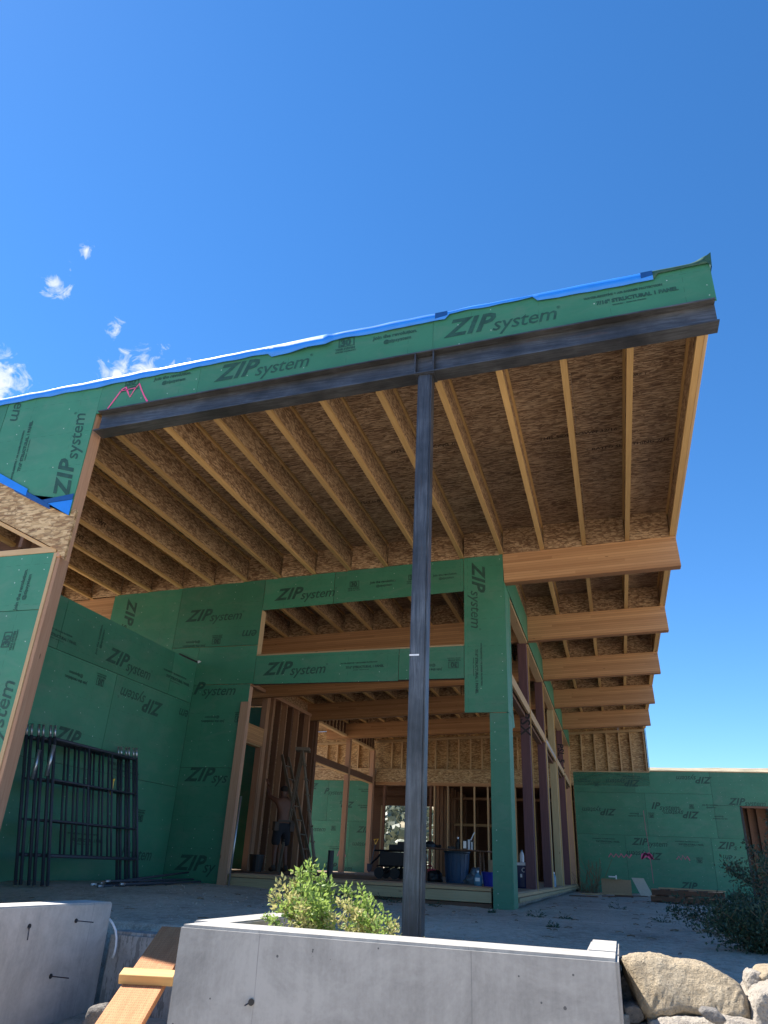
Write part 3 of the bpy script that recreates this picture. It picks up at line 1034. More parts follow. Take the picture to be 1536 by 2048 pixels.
# room beyond: second stud row, roof, back wall with the doorway to the hillside
for i in range(11):
    x = -5.6 + i * .42
    post('wall_stud', x - .02, x + .02, YG + 2.4, YG + 2.52, -.22, 2.3, M['fir_dark'] if i % 3 else M['fir'], house)
board('top_plate', (-5.7, YG + 2.46, 2.33), (-1.3, YG + 2.46, 2.33), .14, .08, M['fir'], house)
board('window_head', (-5.6, YG + 2.40, 1.45), (-3.9, YG + 2.40, 1.45), .05, .09, M['spf'], house)
for i in range(9):
    yy = YG + .6 + i * .6
    board('ceiling_joist', (-13.2, yy, 2.78), (-.9, yy, 2.78), .04, .2, M['fir_dark'], house)
board('roof_sheet', (-13.3, 29.3, 2.90), (7.7, 29.3, 2.92), 7.6, .02, M['osb_deck'], house, bev=0)
YK = 31.2
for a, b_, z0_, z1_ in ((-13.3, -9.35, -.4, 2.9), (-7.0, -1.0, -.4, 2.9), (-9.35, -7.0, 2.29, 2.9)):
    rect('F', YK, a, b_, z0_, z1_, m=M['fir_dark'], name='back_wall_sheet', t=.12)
rect('L', -5.85, YG + .2, YK, -.22, 2.9, m=M['fir_dark'], name='inner_sheet')
for i in range(9):
    post('wall_stud', -5.84, -5.74, YG + .5 + i * .6, YG + .54 + i * .6, -.22, 2.75, M['fir'], house)
rect('L', -1.25, YG + .2, YK, -.4, 2.9, m=M['osb_deck'], name='inner_sheet')
post('door_jamb', -9.42, -9.33, YK - .03, YK + .13, -.22, 2.29, M['treated'], house)
board('door_header', (-9.6, YK - .05, 2.45), (-6.9, YK - .05, 2.45), .05, .34, M['fir_dark'], house)

# membrane hanging over the front roof edge ---------------------------------------------
random.seed(3)
def hang(x):
    n = noise.noise(Vector((x * 1.1, 0, 3)))
    n2 = noise.noise(Vector((x * 5, 0, 8)))
    b_ = .055
    if -6.8 < x < -2.9:
        b_ = .055
    if -2.9 < x < -2.3:
        b_ = .10
    b_ += .03
    if -1.1 < x < -.3:
        b_ = .03
    if x > .72:
        b_ = .028
    return max(.006, b_ + n * .028 + n2 * .014)
xsn = [-7.3 + i * .045 for i in range(int((1.185 + 7.3) / .045) + 1)]
mb = MB()
row_ = []
for i, x in enumerate(xsn):
    zt_ = ft(x) + .010
    h = hang(x)
    o_ = .012 + .010 * noise.noise(Vector((x * 3, 2, 0))) + (.05 * (x + 2.9) if -2.9 < x < -2.3 else 0)
    lift = .010 * noise.noise(Vector((x * 4, 7, 0)))
    if x > 1.05:
        lift += (x - 1.05) * .5
    row_ += [(x, 5.26, zt_ - .008), (x, YF - .005, zt_ + lift), (x, YF - .010 - o_ * .5, zt_ - .012 + lift * .5), (x, YF - .006 - o_, zt_ - .014 - h)]
f_ = []
for i in range(len(xsn) - 1):
    for j in range(3):
        a = i * 4 + j
        f_.append((a, a + 4, a + 5, a + 1))
me = mesh_of(row_, f_, [M['tape_white'], M['tape'], M['ink']], True)
for p in me.polygons:
    j = p.index % 3
    x = xsn[p.index // 3]
    p.material_index = 0 if j == 0 else (2 if x > .7 else 1)
ed = newobj('membrane_edge', me, house, label='loose blue edge of roof membrane folded over the front fascia')
sm = ed.modifiers.new('s', 'SOLIDIFY')
sm.thickness = .003
for x, w_ in ((-1.17, .06), (.66, .05)):
    z_ = ft(x) + .02
    panel('F', YF - .024, [(x - w_, z_ - .085), (x - w_, z_ - .018), (x + w_, z_ - .014), (x + w_, z_ - .065)], m=M['tape_dark'], name='membrane_seam', t=.004)
# curled corner at the far right of the eave
mb = MB()
zc = ft(1.17) + .02
for t_ in range(7):
    pass
mb.add([(1.13, YF - .02, zc + .01), (1.195, YF - .03, zc + .055), (1.185, YF - .02, zc - .10), (1.20, YF + .2, zc + .03), (1.19, YF + .2, zc - .08)],
       [(0, 1, 2), (1, 3, 4, 2)])
mb.build('membrane_corner', M['ink'], house)

# ------------------------------------------------------------------ prints on the sheathing
def text_mesh(s, size, shear=0.0, offset=0.0, sx=1.0, spacing=1.0):
    cu = bpy.data.curves.new('t', 'FONT')
    cu.body = s
    cu.size = size
    cu.shear = shear
    cu.offset = offset
    cu.space_character = spacing
    cu.resolution_u = 2
    o = bpy.data.objects.new('t', cu)
    COL.objects.link(o)
    dg = bpy.context.evaluated_depsgraph_get()
    me = bpy.data.meshes.new_from_object(o.evaluated_get(dg))
    bpy.data.objects.remove(o)
    bpy.data.curves.remove(cu)
    vs_ = [(v.co.x * sx, v.co.y) for v in me.vertices]
    fs_ = [tuple(p.vertices) for p in me.polygons]
    bpy.data.meshes.remove(me)
    return vs_, fs_
def bounds(v):
    return min(p[0] for p in v), max(p[0] for p in v)
class Flat:
    def __init__(s):
        s.v, s.f = [], []
    def add(s, vf, dx=0, dy=0, rev=False):
        v, f = vf
        b = len(s.v)
        s.v += [(x + dx, y + dy) for x, y in v]
        s.f += [tuple(i + b for i in q) for q in f]
    def rect(s, x0_, x1_, y0_, y1_):
        b = len(s.v)
        s.v += [(x0_, y0_), (x1_, y0_), (x1_, y1_), (x0_, y1_)]
        s.f.append((b, b + 1, b + 2, b + 3))
    def mesh(s, m, width=None):
        a, b = bounds(s.v)
        k = (width / (b - a)) if width else 1.0
        me = mesh_of([((x - a) * k, 0, y * k) for x, y in s.v], s.f, m)
        return me, (b - a) * k
def zip_word(big, small, parts=True):
    F = Flat()
    x = 0
    if big:
        t = text_mesh(big, .30, .38, .010, 1.05, 1.10)
        F.add(t)
        x = bounds(t[0])[1] - .045
    if small:
        t = text_mesh(small, .245, .28, .0016, 1.0, .96)
        a = bounds(t[0])[0]
        F.add(t, x - a, -.03)
    # registered mark
    return F
PM = {}
_f = zip_word('ZIP', 'system')
ZK = 1.03 / (bounds(_f.v)[1] - bounds(_f.v)[0])
def print_mesh(kind, width, ink):
    key = (kind, round(width, 2), ink)
    if key in PM:
        return PM[key]
    if kind == 'T':
        F = Flat()
        F.rect(.0, .16, .075, .085); F.rect(.0, .16, .165, .175); F.rect(.0, .012, .085, .165); F.rect(.148, .16, .085, .165)
        t = text_mesh('30', .105, 0, .006)
        F.add(t, .018, .088)
        t = text_mesh('YEAR SYSTEM', .032, 0, .002)
        F.add(t, -.03, .04)
        t = text_mesh('LIMITED WARRANTY', .022, 0, .0012)
        F.add(t, -.03, .012)
    elif kind == 'J':
        F = Flat()
        F.add(text_mesh('Join the revolution.', .05, .05, .002), 0, .06)
        F.add(text_mesh('@zipsystem', .05, .05, .0015), .09, 0)
    elif kind == 'S':
        F = Flat()
        F.add(text_mesh('WATER-RESISTIVE & AIR BARRIER PROTECTION', .038, 0, .0022), -.12, .10)
        F.add(text_mesh('7/16" STRUCTURAL 1 PANEL', .066, 0, .004), 0, .0)
        F.add(text_mesh('EXPOSURE 1   SIZED FOR SPACING', .022, 0, .001), .16, -.045)
    elif kind == 'ZIP':
        F = zip_word('ZIP', '')
    elif kind in ('em', 'system', 'ystem'):
        F = zip_word('', kind)
    elif kind == 'Psystem':
        F = zip_word('P', 'system')
    elif kind == 'IPsystem':
        F = zip_word('IP', 'system')
    elif kind in ('ZIPs', 'ZIPsys'):
        F = zip_word('ZIP', kind[3:])
    elif kind == 'Zsys':
        F = zip_word('ZIP', 'sy')
    elif kind in ('Zsystem', 'Z'):
        F = zip_word('ZIP', 'system')
        F.add(text_mesh('\u00ae', .05), bounds(F.v)[1] + .005, .10)
    else:
        F = Flat()
        F.add(text_mesh(kind, .2, .1, .003))
    if kind[0] == 'Z' or kind in ('em', 'system', 'ystem', 'Psystem', 'IPsystem'):
        a_, b_ = bounds(F.v)
        width = (b_ - a_) * ZK
    me, w_ = F.mesh(M[ink], width)
    PM[key] = me
    return me
PD = {'F': YF, 'B': YB, 'G': YG, 'L': XL}
def put_print(plane, kind, u, v, ang, width, ink='ink', name='printed_lettering'):
    me = print_mesh(kind, width, ink)
    a = radians(ang)
    cu, cv = u + cos(a) * width / 2, v + sin(a) * width / 2
    pl = 'L' if plane == 'L' else 'F'
    best = None
    for (p, d, u0, u1, z0_, z1_, o) in PANELS:
        if o.name.split('.')[0] != 'sheathing_panel':
            continue
        if (p == 'L') != (plane == 'L') or abs(d - PD[plane]) > .06:
            continue
        dd = max(u0 - cu, cu - u1, 0) + max(z0_ - cv, cv - z1_, 0)
        if best is None or dd < best[0]:
            best = (dd, d, o)
    if best is None:
        best = (0, PD[plane], house)
    off = .003
    if plane == 'L':
        # u is +y, reader sees +y to the right
        R_ = Matrix(((0, 1, 0, best[1] + off), (1, 0, 0, u), (0, 0, 1, v), (0, 0, 0, 1)))
        R_ = Matrix(((0, 1, 0, best[1] + off), (cos(a), 0, -sin(a), u), (sin(a), 0, cos(a), v), (0, 0, 0, 1)))
    else:
        R_ = Matrix(((cos(a), 0, -sin(a), u), (0, 1, 0, best[1] - off), (sin(a), 0, cos(a), v), (0, 0, 0, 1)))
    return newobj(name, me, best[2], R_)
PRINTS = [
('F','Z',-1.15,4.405,2.3,1.06),('F','Z',-3.51,4.30,2.3,1.06),('F','T',-2.22,4.40,2.3,.22),('F','J',-1.84,4.44,2.6,.44),('F','J',-4.23,4.36,2.3,.44),('F','T',-4.61,4.33,2.3,.22),
('F','S',.12,4.50,2.3,.78),('F','Z',-4.93,3.12,95,1.04),('F','em',-5.97,4.42,-88,.33),('F','S',-5.63,3.42,93,.72),('F','J',-5.14,1.98,90,.42),('F','T',-5.10,1.60,90,.20),('F','system',-5.02,.75,90,.66),
('B','Z',-4.96,3.74,2.5,1.03),('B','Z',-5.01,2.54,2,1.05),('B','Z',-6.53,3.46,1.4,1.05),('B','ZIPs',-7.71,3.93,-90,.62),
('B','T',-3.72,3.81,2.5,.21),('B','J',-3.36,3.86,2.5,.42),('B','T',-2.77,3.87,2.5,.2),('B','J',-2.36,3.92,2.5,.38),('B','T',-5.79,3.22,180,.20),('B','J',-6.08,3.12,180,.42),('B','em',-5.20,3.24,180,.28),
('B','Z',-1.75,4.17,-90,1.04),('B','S',-1.72,2.92,-90,.72),('B','S',-3.75,2.60,1.5,.68),('B','T',-1.93,2.73,180,.2),('B','J',-2.20,2.63,180,.40),
('B','Psystem',-6.16,2.27,.5,.72),('B','J',-5.55,1.93,180,.40),('B','T',-5.20,2.0,180,.20),('B','ZIPsys',-6.08,1.00,.5,.86),('B','Zsys',-6.02,-.17,.4,.75),
('L','Z',7.80,2.24,0,1.03),('L','Z',9.27,1.96,180,1.04),('L','T',7.90,2.06,180,.20),('L','J',7.56,1.95,180,.42),('L','S',6.55,2.26,0,.66),('L','S',9.12,2.36,0,.76),
('L','ZIP',7.17,1.12,0,.50),('L','em',9.97,1.98,180,.50),('L','J',7.67,2.25,90,.40),('L','S',9.0,1.05,180,.7),('L','Psystem',8.9,-.05,0,.8),('L','S',7.8,.1,0,.7),('L','T',9.3,.55,180,.2),
('G','Z',2.92,2.90,180,1.03),('G','Z',.82,2.78,180,1.03),('G','Z',3.26,2.13,0,1.05),('G','Z',5.6,2.7,180,1.03),('G','IPsystem',1.06,1.96,0,.85),('G','Z',.02,1.92,180,1.0),('G','Z',2.43,1.90,180,1.02),
('G','Z',.37,.93,0,1.05),('G','ZIPs',2.78,.91,0,.72),('G','Z',1.24,.72,180,1.01),('G','em',3.15,.72,180,.5),('G','ZIP',1.61,-.21,0,.52),
('G','T',-.42,2.74,180,.2),('G','T',2.14,1.97,0,.17),('G','J',2.53,2.02,0,.44),('G','T',1.14,1.86,180,.2),('G','J',.79,1.82,180,.44),('G','J',3.18,1.80,180,.41),
('G','S',1.62,.97,0,.80),('G','T',2.35,.66,180,.2),('G','S',-.77,.97,0,.80),('G','S',.9,2.9,180,.6),('G','J',-.7,2.8,180,.4),
('G','Psystem',-9.77,2.19,0,.78),('G','ZIPs',-8.62,1.94,180,.81),('G','system',-10.19,1.00,0,.6),('G','ZIP',-8.50,.99,0,.5),('G','system',-8.03,.65,180,.6),('G','Zsystem',-9.60,-.16,0,1.03),('G','T',-9.43,1.0,0,.2),('G','J',-8.50,1.76,0,.42),('G','J',-8.50,2.28,0,.42),('G','S',-9.5,.45,0,.6),('G','ZIP',-10.0,2.52,180,.45),
]
for a in PRINTS:
    put_print(*a)
# felt pen marks on posts
me = print_mesh('PSX', .42, 'ink_black')
newobj('pen_mark', me, house, Matrix(((0, 0, 1, XW - .17), (0, 1, 0, 13.08), (-1, 0, 0, 2.55), (0, 0, 0, 1))))
newobj('pen_mark', print_mesh('PSL 5 1/4', .9, 'ink_black'), house, Matrix(((0, 0, 1, XW - .15), (0, 1, 0, 22.165), (-1, 0, 0, 3.4), (0, 0, 0, 1))))
# stamps on joist webs and roof sheets
stamp = print_mesh('OWT joist', .45, 'ink_brown')
for x, yy in ((JX[13], 8.0), (JX[14], 8.3)):
    newobj('stamped_lettering', stamp, house, Matrix(((0, 1, 0, x + .0075), (1, 0, 0, yy - .4), (0, 0, 1, Zj(x) + .14), (0, 0, 0, 1))))
for (x, yy, s_) in ((-2.3, 7.4, 'SIZED FOR SPACING 7/16'), (-.5, 7.6, 'THIS SIDE DOWN 32/16'), (.1, 8.0, 'RATED SHEATHING 7/16'), (-3.2, 8.6, 'RATED SHEATHING 7/16'), (.35, 6.6, 'EXPOSURE 1'), (-1.7, 6.1, '32/16')):
    me = print_mesh(s_, .9 if len(s_) > 12 else .35, 'ink_brown')
    newobj('stamped_lettering', me, house, Matrix(((1, 0, 0, x), (0, 0, -1, yy), (SL, 1, 0, Zj(x) + .398), (0, 0, 0, 1))))
# pink spray marks
def stroke(plane, pts, r, m, name='spray_mark'):
    mb = MB()
    V = []
    for i, p in enumerate(pts):
        a = Vector(pts[max(i - 1, 0)])
        b_ = Vector(pts[min(i + 1, len(pts) - 1)])
        d = (b_ - a).normalized()
        n_ = Vector((-d.y, d.x)) * r * random.uniform(.7, 1.2)
        V += [(p[0] + n_.x, p[1] + n_.y), (p[0] - n_.x, p[1] - n_.y)]
    fs_ = [(2 * i, 2 * i + 1, 2 * i + 3, 2 * i + 2) for i in range(len(pts) - 1)]
    d = PD[plane] - .0045
    me = mesh_of([(u, d, v) for u, v in V], fs_, m)
    newobj(name, me, house)
def fu(x, z):
    return (x, z)
mk = [(-4.73, 4.14), (-4.66, 4.27), (-4.60, 4.38), (-4.56, 4.40), (-4.52, 4.33), (-4.48, 4.26), (-4.44, 4.36), (-4.40, 4.42), (-4.36, 4.34), (-4.30, 4.24), (-4.25, 4.17)]
stroke('F', mk, .009, M['pink'])
stroke('F', [(-4.62, 4.36), (-4.52, 4.365), (-4.42, 4.375)], .004, M['pink'])
random.seed(12)
sc_ = [(.78 + .16 * cos(t_ * .9) + random.uniform(-.03, .03), .62 + .09 * sin(t_ * 1.7) + random.uniform(-.02, .02)) for t_ in range(22)]
stroke('G', sc_, .018, M['pink'])
stroke('G', [(-.33 + i * .075, .60 + .07 * (1 if i % 2 else -1) * random.uniform(.5, 1)) for i in range(10)], .018, M['pink_faint'])
stroke('G', [(1.62 + i * .06, .62 + .07 * (1 if i % 2 else -1) * random.uniform(.5, 1)) for i in range(7)], .014, M['pink_faint'])
stroke('G', [(.82, 1.9), (.83, 1.4), (.86, .9), (.88, .3), (.89, -.1)], .006, M['pink_faint'])
stroke('G', [(-9.1 + i * .07, .35 + .12 * (1 if i % 2 else -1)) for i in range(5)], .014, M['pink_faint'])

# ------------------------------------------------------------------ concrete walls in front
def cpoly(name, base_xy, z0_, z1_, m, parent=None, bev=.008, label=None, world=True):
    n = len(base_xy)
    bm = bmesh.new()
    lo = [bm.verts.new((x, y_, z0_)) for x, y_ in base_xy]
    hi = [bm.verts.new((x, y_, z1_)) for x, y_ in base_xy]
    bm.faces.new(lo[::-1])
    bm.faces.new(hi)
    for i in range(n):
        bm.faces.new((lo[i], lo[(i + 1) % n], hi[(i + 1) % n], hi[i]))
    bmesh.ops.recalc_face_normals(bm, faces=bm.faces)
    if bev:
        bmesh.ops.bevel(bm, geom=[e for e in bm.edges if min(e.verts[0].co.z, e.verts[1].co.z) > z0_ + .001 or abs(e.verts[0].co.z - e.verts[1].co.z) > .1], offset=bev, segments=2, affect='EDGES')
    me = bpy.data.meshes.new(name)
    bm.to_mesh(me)
    bm.free()
    me.materials.append(m)
    if parent is not None:
        me.transform(WM[parent.name].inverted())
        return newobj(name, me, parent, WM[parent.name].copy(), label)
    return newobj(name, me, None, None, label)
pl = empty('planter_wall', (-1.0, 3.5, -1.6), 'low grey concrete planter wall with a short return wall at each end, green bush behind it', 'planter wall')
cpoly('front_wall', [(-1.955, 3.375), (-.04, 3.375), (-.04, 3.66), (-1.955, 3.66)], -1.7, -.28, M['concrete'], pl, .012)
cpoly('side_wall', [(-2.05, 3.663), (-1.86, 3.663), (-1.86, 4.72), (-2.05, 4.72)], -1.7, -.283, M['concrete'], pl, .008)
cpoly('end_wall', [(-.172, 3.663), (-.041, 3.663), (-.041, 4.26), (-.172, 4.26)], -1.7, -.2785, M['concrete'], pl, .010)
for x, z_ in ((-1.56, -.545),):
    mb = MB()
    mb.tube([(x, 3.374, z_), (x + .004, 3.366, z_)], .013, 10)
    mb.build('tie_hole', M['black'], pl)
    mb = MB()
    mb.tube([(x, 3.376, z_), (x - .02, 3.355, z_ - .012)], .003, 6)
    mb.build('tie_wire', M['steel_dark'], pl)
lb = empty('retaining_wall', (-3.5, 4.6, -1.6), 'pale concrete retaining wall at the left edge with dark tie rods sticking out', 'concrete wall')
XB = -3.52
cpoly('wall_body', [(XB, 1.5), (XB, 5.10), (XB - .24, 5.10), (XB - .24, 1.5)], -1.8, -.318, M['concrete_pale'], lb, .01)
def facept(px_u, z):       # a point on the right-hand face
    return Vector((XB, px_u, z))
for (yy, z_, kind_) in ((4.72, -.42, 1), (4.58, -.72, 1), (4.28, -.43, 0), (4.10, -.74, 0)):
    mb = MB()
    mb.tube([(XB - .001, yy, z_), (XB + .005, yy, z_)], .014, 10)
    mb.build('tie_hole', M['black'], lb)
    mb = MB()
    if kind_:
        mb.tube([(XB, yy, z_), (XB + .13, yy + .012, z_ - .002)], .0035, 6)
    else:
        mb.tube([(XB, yy, z_), (XB + .03, yy - .03, z_ - .02), (XB + .035, yy - .03, z_ - .07)], .004, 6)
    mb.build('tie_rod', M['steel_dark'], lb)
lw = cpoly('low_wall', [(-3.52 + .002, 5.12), (-2.053, 5.12), (-2.053, 5.32), (-3.518, 5.32)], -1.8, -.50, M['concrete_old'], None, .02)
tag(lw, 'low stained concrete wall behind the sloping plank between the two paler walls', 'concrete wall')
# white hose end curling over the gap
mb = MB()
pts = []
for (px_, py_) in ((219, 1838), (226, 1848), (231, 1860), (233, 1876), (232, 1892), (229, 1906), (225, 1916)):
    x_, z_ = at(px_, py_, 5.08)
    pts.append((x_, 5.08, z_))
mb.tube(pts, .008, 8)
tag(mb.build('white_hose', M['white'], smooth=True), 'short white hose end hanging over the low stained wall', 'hose')
# plank ramp
def plankmat():
    k = material('incised_orange_plank')
    g_ = k.noise(k.coord((1.5, 22, 22)), 2.2, 5, .6, .5)
    c = k.ramp(g_, [(.25, (.40, .15, .055)), (.75, (.56, .255, .115))])
    v = k.vor(k.coord((38, 90, 38)), 1.0, rnd=.25)
    inc = k.math('LESS_THAN', v.outputs['Distance'], .24)
    c = k.mix(k.math('MULTIPLY', inc, .55), c, (.22, .09, .04))
    k.color(c)
    k.bump(k.math('MULTIPLY', inc, -1.0), .003, .8)
    return k.m
M['plank'] = plankmat()
ramp_ = empty('plank_ramp', (-2.5, 4.0, -.85), 'orange treated plank sloping down beside the planter with a yellow cleat across it', 'plank')
p_up, p_lo = Vector((-2.93, 5.05, -.455)), Vector((-2.42, 3.55, -.93))
nrm = (p_up - p_lo).cross(Vector((1, .35, 0))).normalized()
if nrm.z < 0:
    nrm = -nrm
board('ramp_plank', p_lo, p_up, .235, .04, M['plank'], ramp_, up=nrm, bev=.003)
pc = p_lo.lerp(p_up, .53) + nrm * .045
sd = nrm.cross((p_up - p_lo).normalized()).normalized()
if sd.x < 0:
    sd = -sd
board('cleat', pc - sd * .14, pc + sd * .17, .09, .05, M['spf_pale'], ramp_, up=nrm, bev=.003)

# ------------------------------------------------------------------ boulders
def poly_rock(name, outline, y0, y1, m, label, cat='boulder', seed=1, rough=.02, lean=.0, sub=7, group=None, drop=0.0):
    """outline in (x, z) at the front, swept back to y1 and lumped"""
    rnd = random.Random(seed)
    bm = bmesh.new()
    n = len(outline)
    cxx = sum(p[0] for p in outline) / n
    czz = sum(p[1] for p in outline) / n
    rings = []
    for (t_, s_) in ((0, .84), (.05, .96), (.25, 1.0), (.7, 1.0), (1.0, .80)):
        rings.append([bm.verts.new((cxx + (x - cxx) * s_, y0 + (y1 - y0) * t_ + lean * (z - czz), czz + (z - czz) * s_ - drop * t_)) for x, z in outline])
    for a, b_ in zip(rings[:-1], rings[1:]):
        for i in range(n):
            bm.faces.new((a[i], a[(i + 1) % n], b_[(i + 1) % n], b_[i]))
    bm.faces.new(rings[0][::-1])
    bm.faces.new(rings[-1])
    bmesh.ops.recalc_face_normals(bm, faces=bm.faces)
    bmesh.ops.triangulate(bm, faces=[f for f in bm.faces if len(f.verts) > 4])
    bmesh.ops.subdivide_edges(bm, edges=bm.edges[:], cuts=sub, use_grid_fill=True, smooth=.04)
    sv = Vector((seed * 3.1, seed * 1.7, 0))
    bm.normal_update()
    for v in bm.verts:
        p = v.co
        d = noise.noise(p * 6 + sv) * rough * 1.3 + (.5 - abs(noise.noise(p * 13 + sv))) * rough * .9 + (.5 - abs(noise.noise(p * 34 + sv))) * rough * .5 + noise.noise(p * 90 + sv) * rough * .2
        v.co = p + v.normal * d
    me = bpy.data.meshes.new(name)
    bm.to_mesh(me)
    bm.free()
    me.materials.append(m)
    for p in me.polygons:
        p.use_smooth = True
    o = newobj(name, me)
    tag(o, label, cat, group)
    return o
def outl(pts, Y):
    return [at(x, y_, Y) for x, y_ in pts]
poly_rock('boulder', outl([(1241, 1912), (1262, 1903), (1300, 1902), (1350, 1912), (1405, 1920), (1448, 1938), (1476, 1960), (1490, 1985), (1494, 2032), (1440, 2030), (1380, 2016), (1300, 2024), (1284, 2012)], 3.75),
          3.60, 4.25, M['rock_tan'], 'large tan boulder with a lit rough face beside the planter end', seed=2, rough=.015, lean=.40, drop=.075)
poly_rock('boulder', outl([(1296, 2034), (1350, 2027), (1420, 2030), (1500, 2036), (1530, 2060), (1540, 2140), (1290, 2140)], 3.65),
          3.50, 4.0, M['rock_pale'], 'pale stone slab under the large tan boulder at the bottom edge', seed=5, rough=.014, lean=.3)
poly_rock('boulder', outl([(1497, 1996), (1510, 1975), (1560, 1965), (1600, 1990), (1600, 2090), (1500, 2090)], 3.6),
          3.50, 3.95, M['rock_pale'], 'grey stone block in the bottom right corner of the wall', seed=8, rough=.016)
poly_rock('boulder', outl([(1488, 1960), (1492, 1944), (1502, 1938), (1514, 1944), (1518, 1962), (1512, 1985), (1494, 1990)], 3.8),
          3.72, 3.92, M['rock_pale'], 'small pale upright stone at the upper right of the tan boulder', seed=9, rough=.010)
poly_rock('boulder', outl([(1514, 1950), (1524, 1940), (1560, 1936), (1580, 1955), (1560, 1972), (1528, 1968)], 3.75),
          3.66, 3.95, M['rock_tan'], 'flat stone at the right edge above the grey block', seed=11, rough=.008)
poly_rock('boulder', outl([(1396, 2018), (1402, 2012), (1430, 2017), (1446, 2034), (1436, 2042), (1408, 2030)], 3.48),
          3.40, 3.50, M['rock_grey'], 'thin grey rock chip lodged under the tan boulder', 'rock', seed=12, rough=.005)
poly_rock('boulder', outl([(1246, 2010), (1262, 2004), (1284, 2008), (1290, 2030), (1280, 2044), (1250, 2042)], 3.7),
          3.62, 3.85, M['rock_grey'], 'round dark rock wedged between planter wall and tan boulder', 'rock', seed=13, rough=.008)
poly_rock('boulder', outl([(1243, 1952), (1256, 1950), (1268, 1978), (1264, 2002), (1246, 2002)], 3.85),
          3.80, 4.1, M['rock_grey'], 'dark angular rock in the gap beside the planter end block', 'rock', seed=15, rough=.010)
poly_rock('boulder', outl([(1246, 2052), (1290, 2040), (1300, 2060), (1300, 2140), (1246, 2140)], 3.7),
          3.60, 3.9, M['rock_grey'], 'dark rock at the foot of the gap beside the planter', 'rock', seed=16, rough=.010)
poly_rock('boulder', outl([(175, 2052), (200, 2010), (226, 2004), (245, 2030), (235, 2075), (180, 2090)], 4.6),
          4.5, 4.8, M['rock_grey'], 'dirt caked rock at the foot of the pale wall left of the plank', 'rock', seed=21, rough=.014)

# ------------------------------------------------------------------ vegetation
def leaf(mb, c, d, n_, L, w, mi):
    s = d.cross(n_)
    if s.length < 1e-4:
        return
    s = s.normalized() * w
    d = d.normalized() * L
    up = s.cross(d).normalized() * w * .35
    mb.add([c, c + d * .45 + s + up, c + d, c + d * .45 - s + up, c + d * .45], [(0, 1, 4), (1, 2, 4), (2, 3, 4), (3, 0, 4)], mi)
def rv(rnd):
    return Vector((rnd.gauss(0, 1), rnd.gauss(0, 1), rnd.gauss(0, 1)))
def bush(name, base, tips, nper, L, w, mats, label, cat, seed, spread=.3, group=None, stem_r=.003, grass=0):
    rnd = random.Random(seed)
    root = empty(name, base, label, cat, group)
    st = MB()
    lf = MB()
    for (tx, ty, tz, mi) in tips:
        b0 = Vector(base) + Vector((rnd.uniform(-.03, .03), rnd.uniform(-.03, .03), 0))
        tip = Vector((tx, ty, tz))
        mid = b0.lerp(tip, .5) + Vector((rnd.gauss(0, .03), rnd.gauss(0, .03), .03))
        pts_ = []
        for i in range(9):
            t_ = i / 8
            p = b0 * (1 - t_) ** 2 + mid * 2 * t_ * (1 - t_) + tip * t_ * t_
            pts_.append(p)
        st.tube(pts_, [stem_r * (1 - .7 * i / 8) for i in range(9)], 5)
        for k in range(nper):
            t_ = rnd.random() ** .7 * .95 + .05
            i = min(7, int(t_ * 8))
            p = pts_[i].lerp(pts_[i + 1], t_ * 8 - i)
            off = rv(rnd).normalized() * spread * rnd.random() * (.35 + .65 * sin(pi * min(1, t_ * .85)))
            c = p + off
            d = (off.normalized() + Vector((0, 0, .6)) + rv(rnd) * .5)
            m_ = mi if rnd.random() < .8 else 0
            leaf(lf, c, d, rv(rnd), L * rnd.uniform(.6, 1.3), w * rnd.uniform(.7, 1.3), m_)
            if k % 9 == 0:
                st.tube([p, c], stem_r * .4, 3, cap=False)
    for _ in range(grass):
        x, y_, z_ = base
        c = Vector((x + rnd.gauss(0, .22), y_ + rnd.gauss(0, .06), z_))
        d = Vector((rnd.gauss(0, .5), rnd.gauss(0, .3), 1)).normalized()
        h = rnd.uniform(.06, .16)
        s_ = Vector((.0015, 0, 0))
        q = c + d * h
        e = q + Vector((d.x, d.y, -.2)) * h * .5
        lf.add([c - s_, c + s_, q + s_, q - s_, e], [(0, 1, 2, 3), (3, 2, 4)], 1)
    lo_ = lf.build('foliage', mats, root)
    st.build('stem', M['stem'], root)
    return root
# planter bush: tips located from the picture at the planter's depth
def tip(px, py, Y, mi=0):
    x, z_ = at(px, py, Y)
    return (x, Y, z_, mi)
tl = [tip(618, 1728, 4.15), tip(600, 1745, 4.1), tip(640, 1750, 4.2), tip(585, 1760, 4.1, 1), tip(562, 1768, 4.1, 1), tip(545, 1790, 4.05, 1), tip(575, 1790, 4.0, 1),
      tip(655, 1770, 4.2), tip(610, 1780, 3.95), tip(635, 1800, 3.95), tip(565, 1815, 4.0, 0), tip(600, 1815, 3.9, 1), tip(650, 1820, 4.0)]
bush('leafy_bush', (-1.46, 4.05, -.47), tl, 210, .028, .0085, [M['leaf'], M['leaf_yellow']], 'tall leafy green and yellow bush left of the steel column in the planter', 'bush', 4, .075, grass=120)
tl = [tip(690, 1775, 4.2), tip(720, 1778, 4.25), tip(735, 1800, 4.2), tip(680, 1800, 4.1, 1), tip(705, 1815, 4.0, 1), tip(660, 1835, 3.95, 1), tip(725, 1835, 4.0), tip(745, 1840, 4.05, 1)]
bush('leafy_bush', (-1.22, 4.05, -.47), tl, 170, .025, .0085, [M['leaf'], M['leaf_yellow']], 'shorter bush with rounded leaves right of the tall bush in the planter', 'bush', 6, .055, grass=260)
tl = [tip(757, 1812, 4.1), tip(765, 1835, 4.0), tip(775, 1842, 4.0, 1), tip(790, 1848, 3.95, 1), tip(748, 1850, 3.9)]
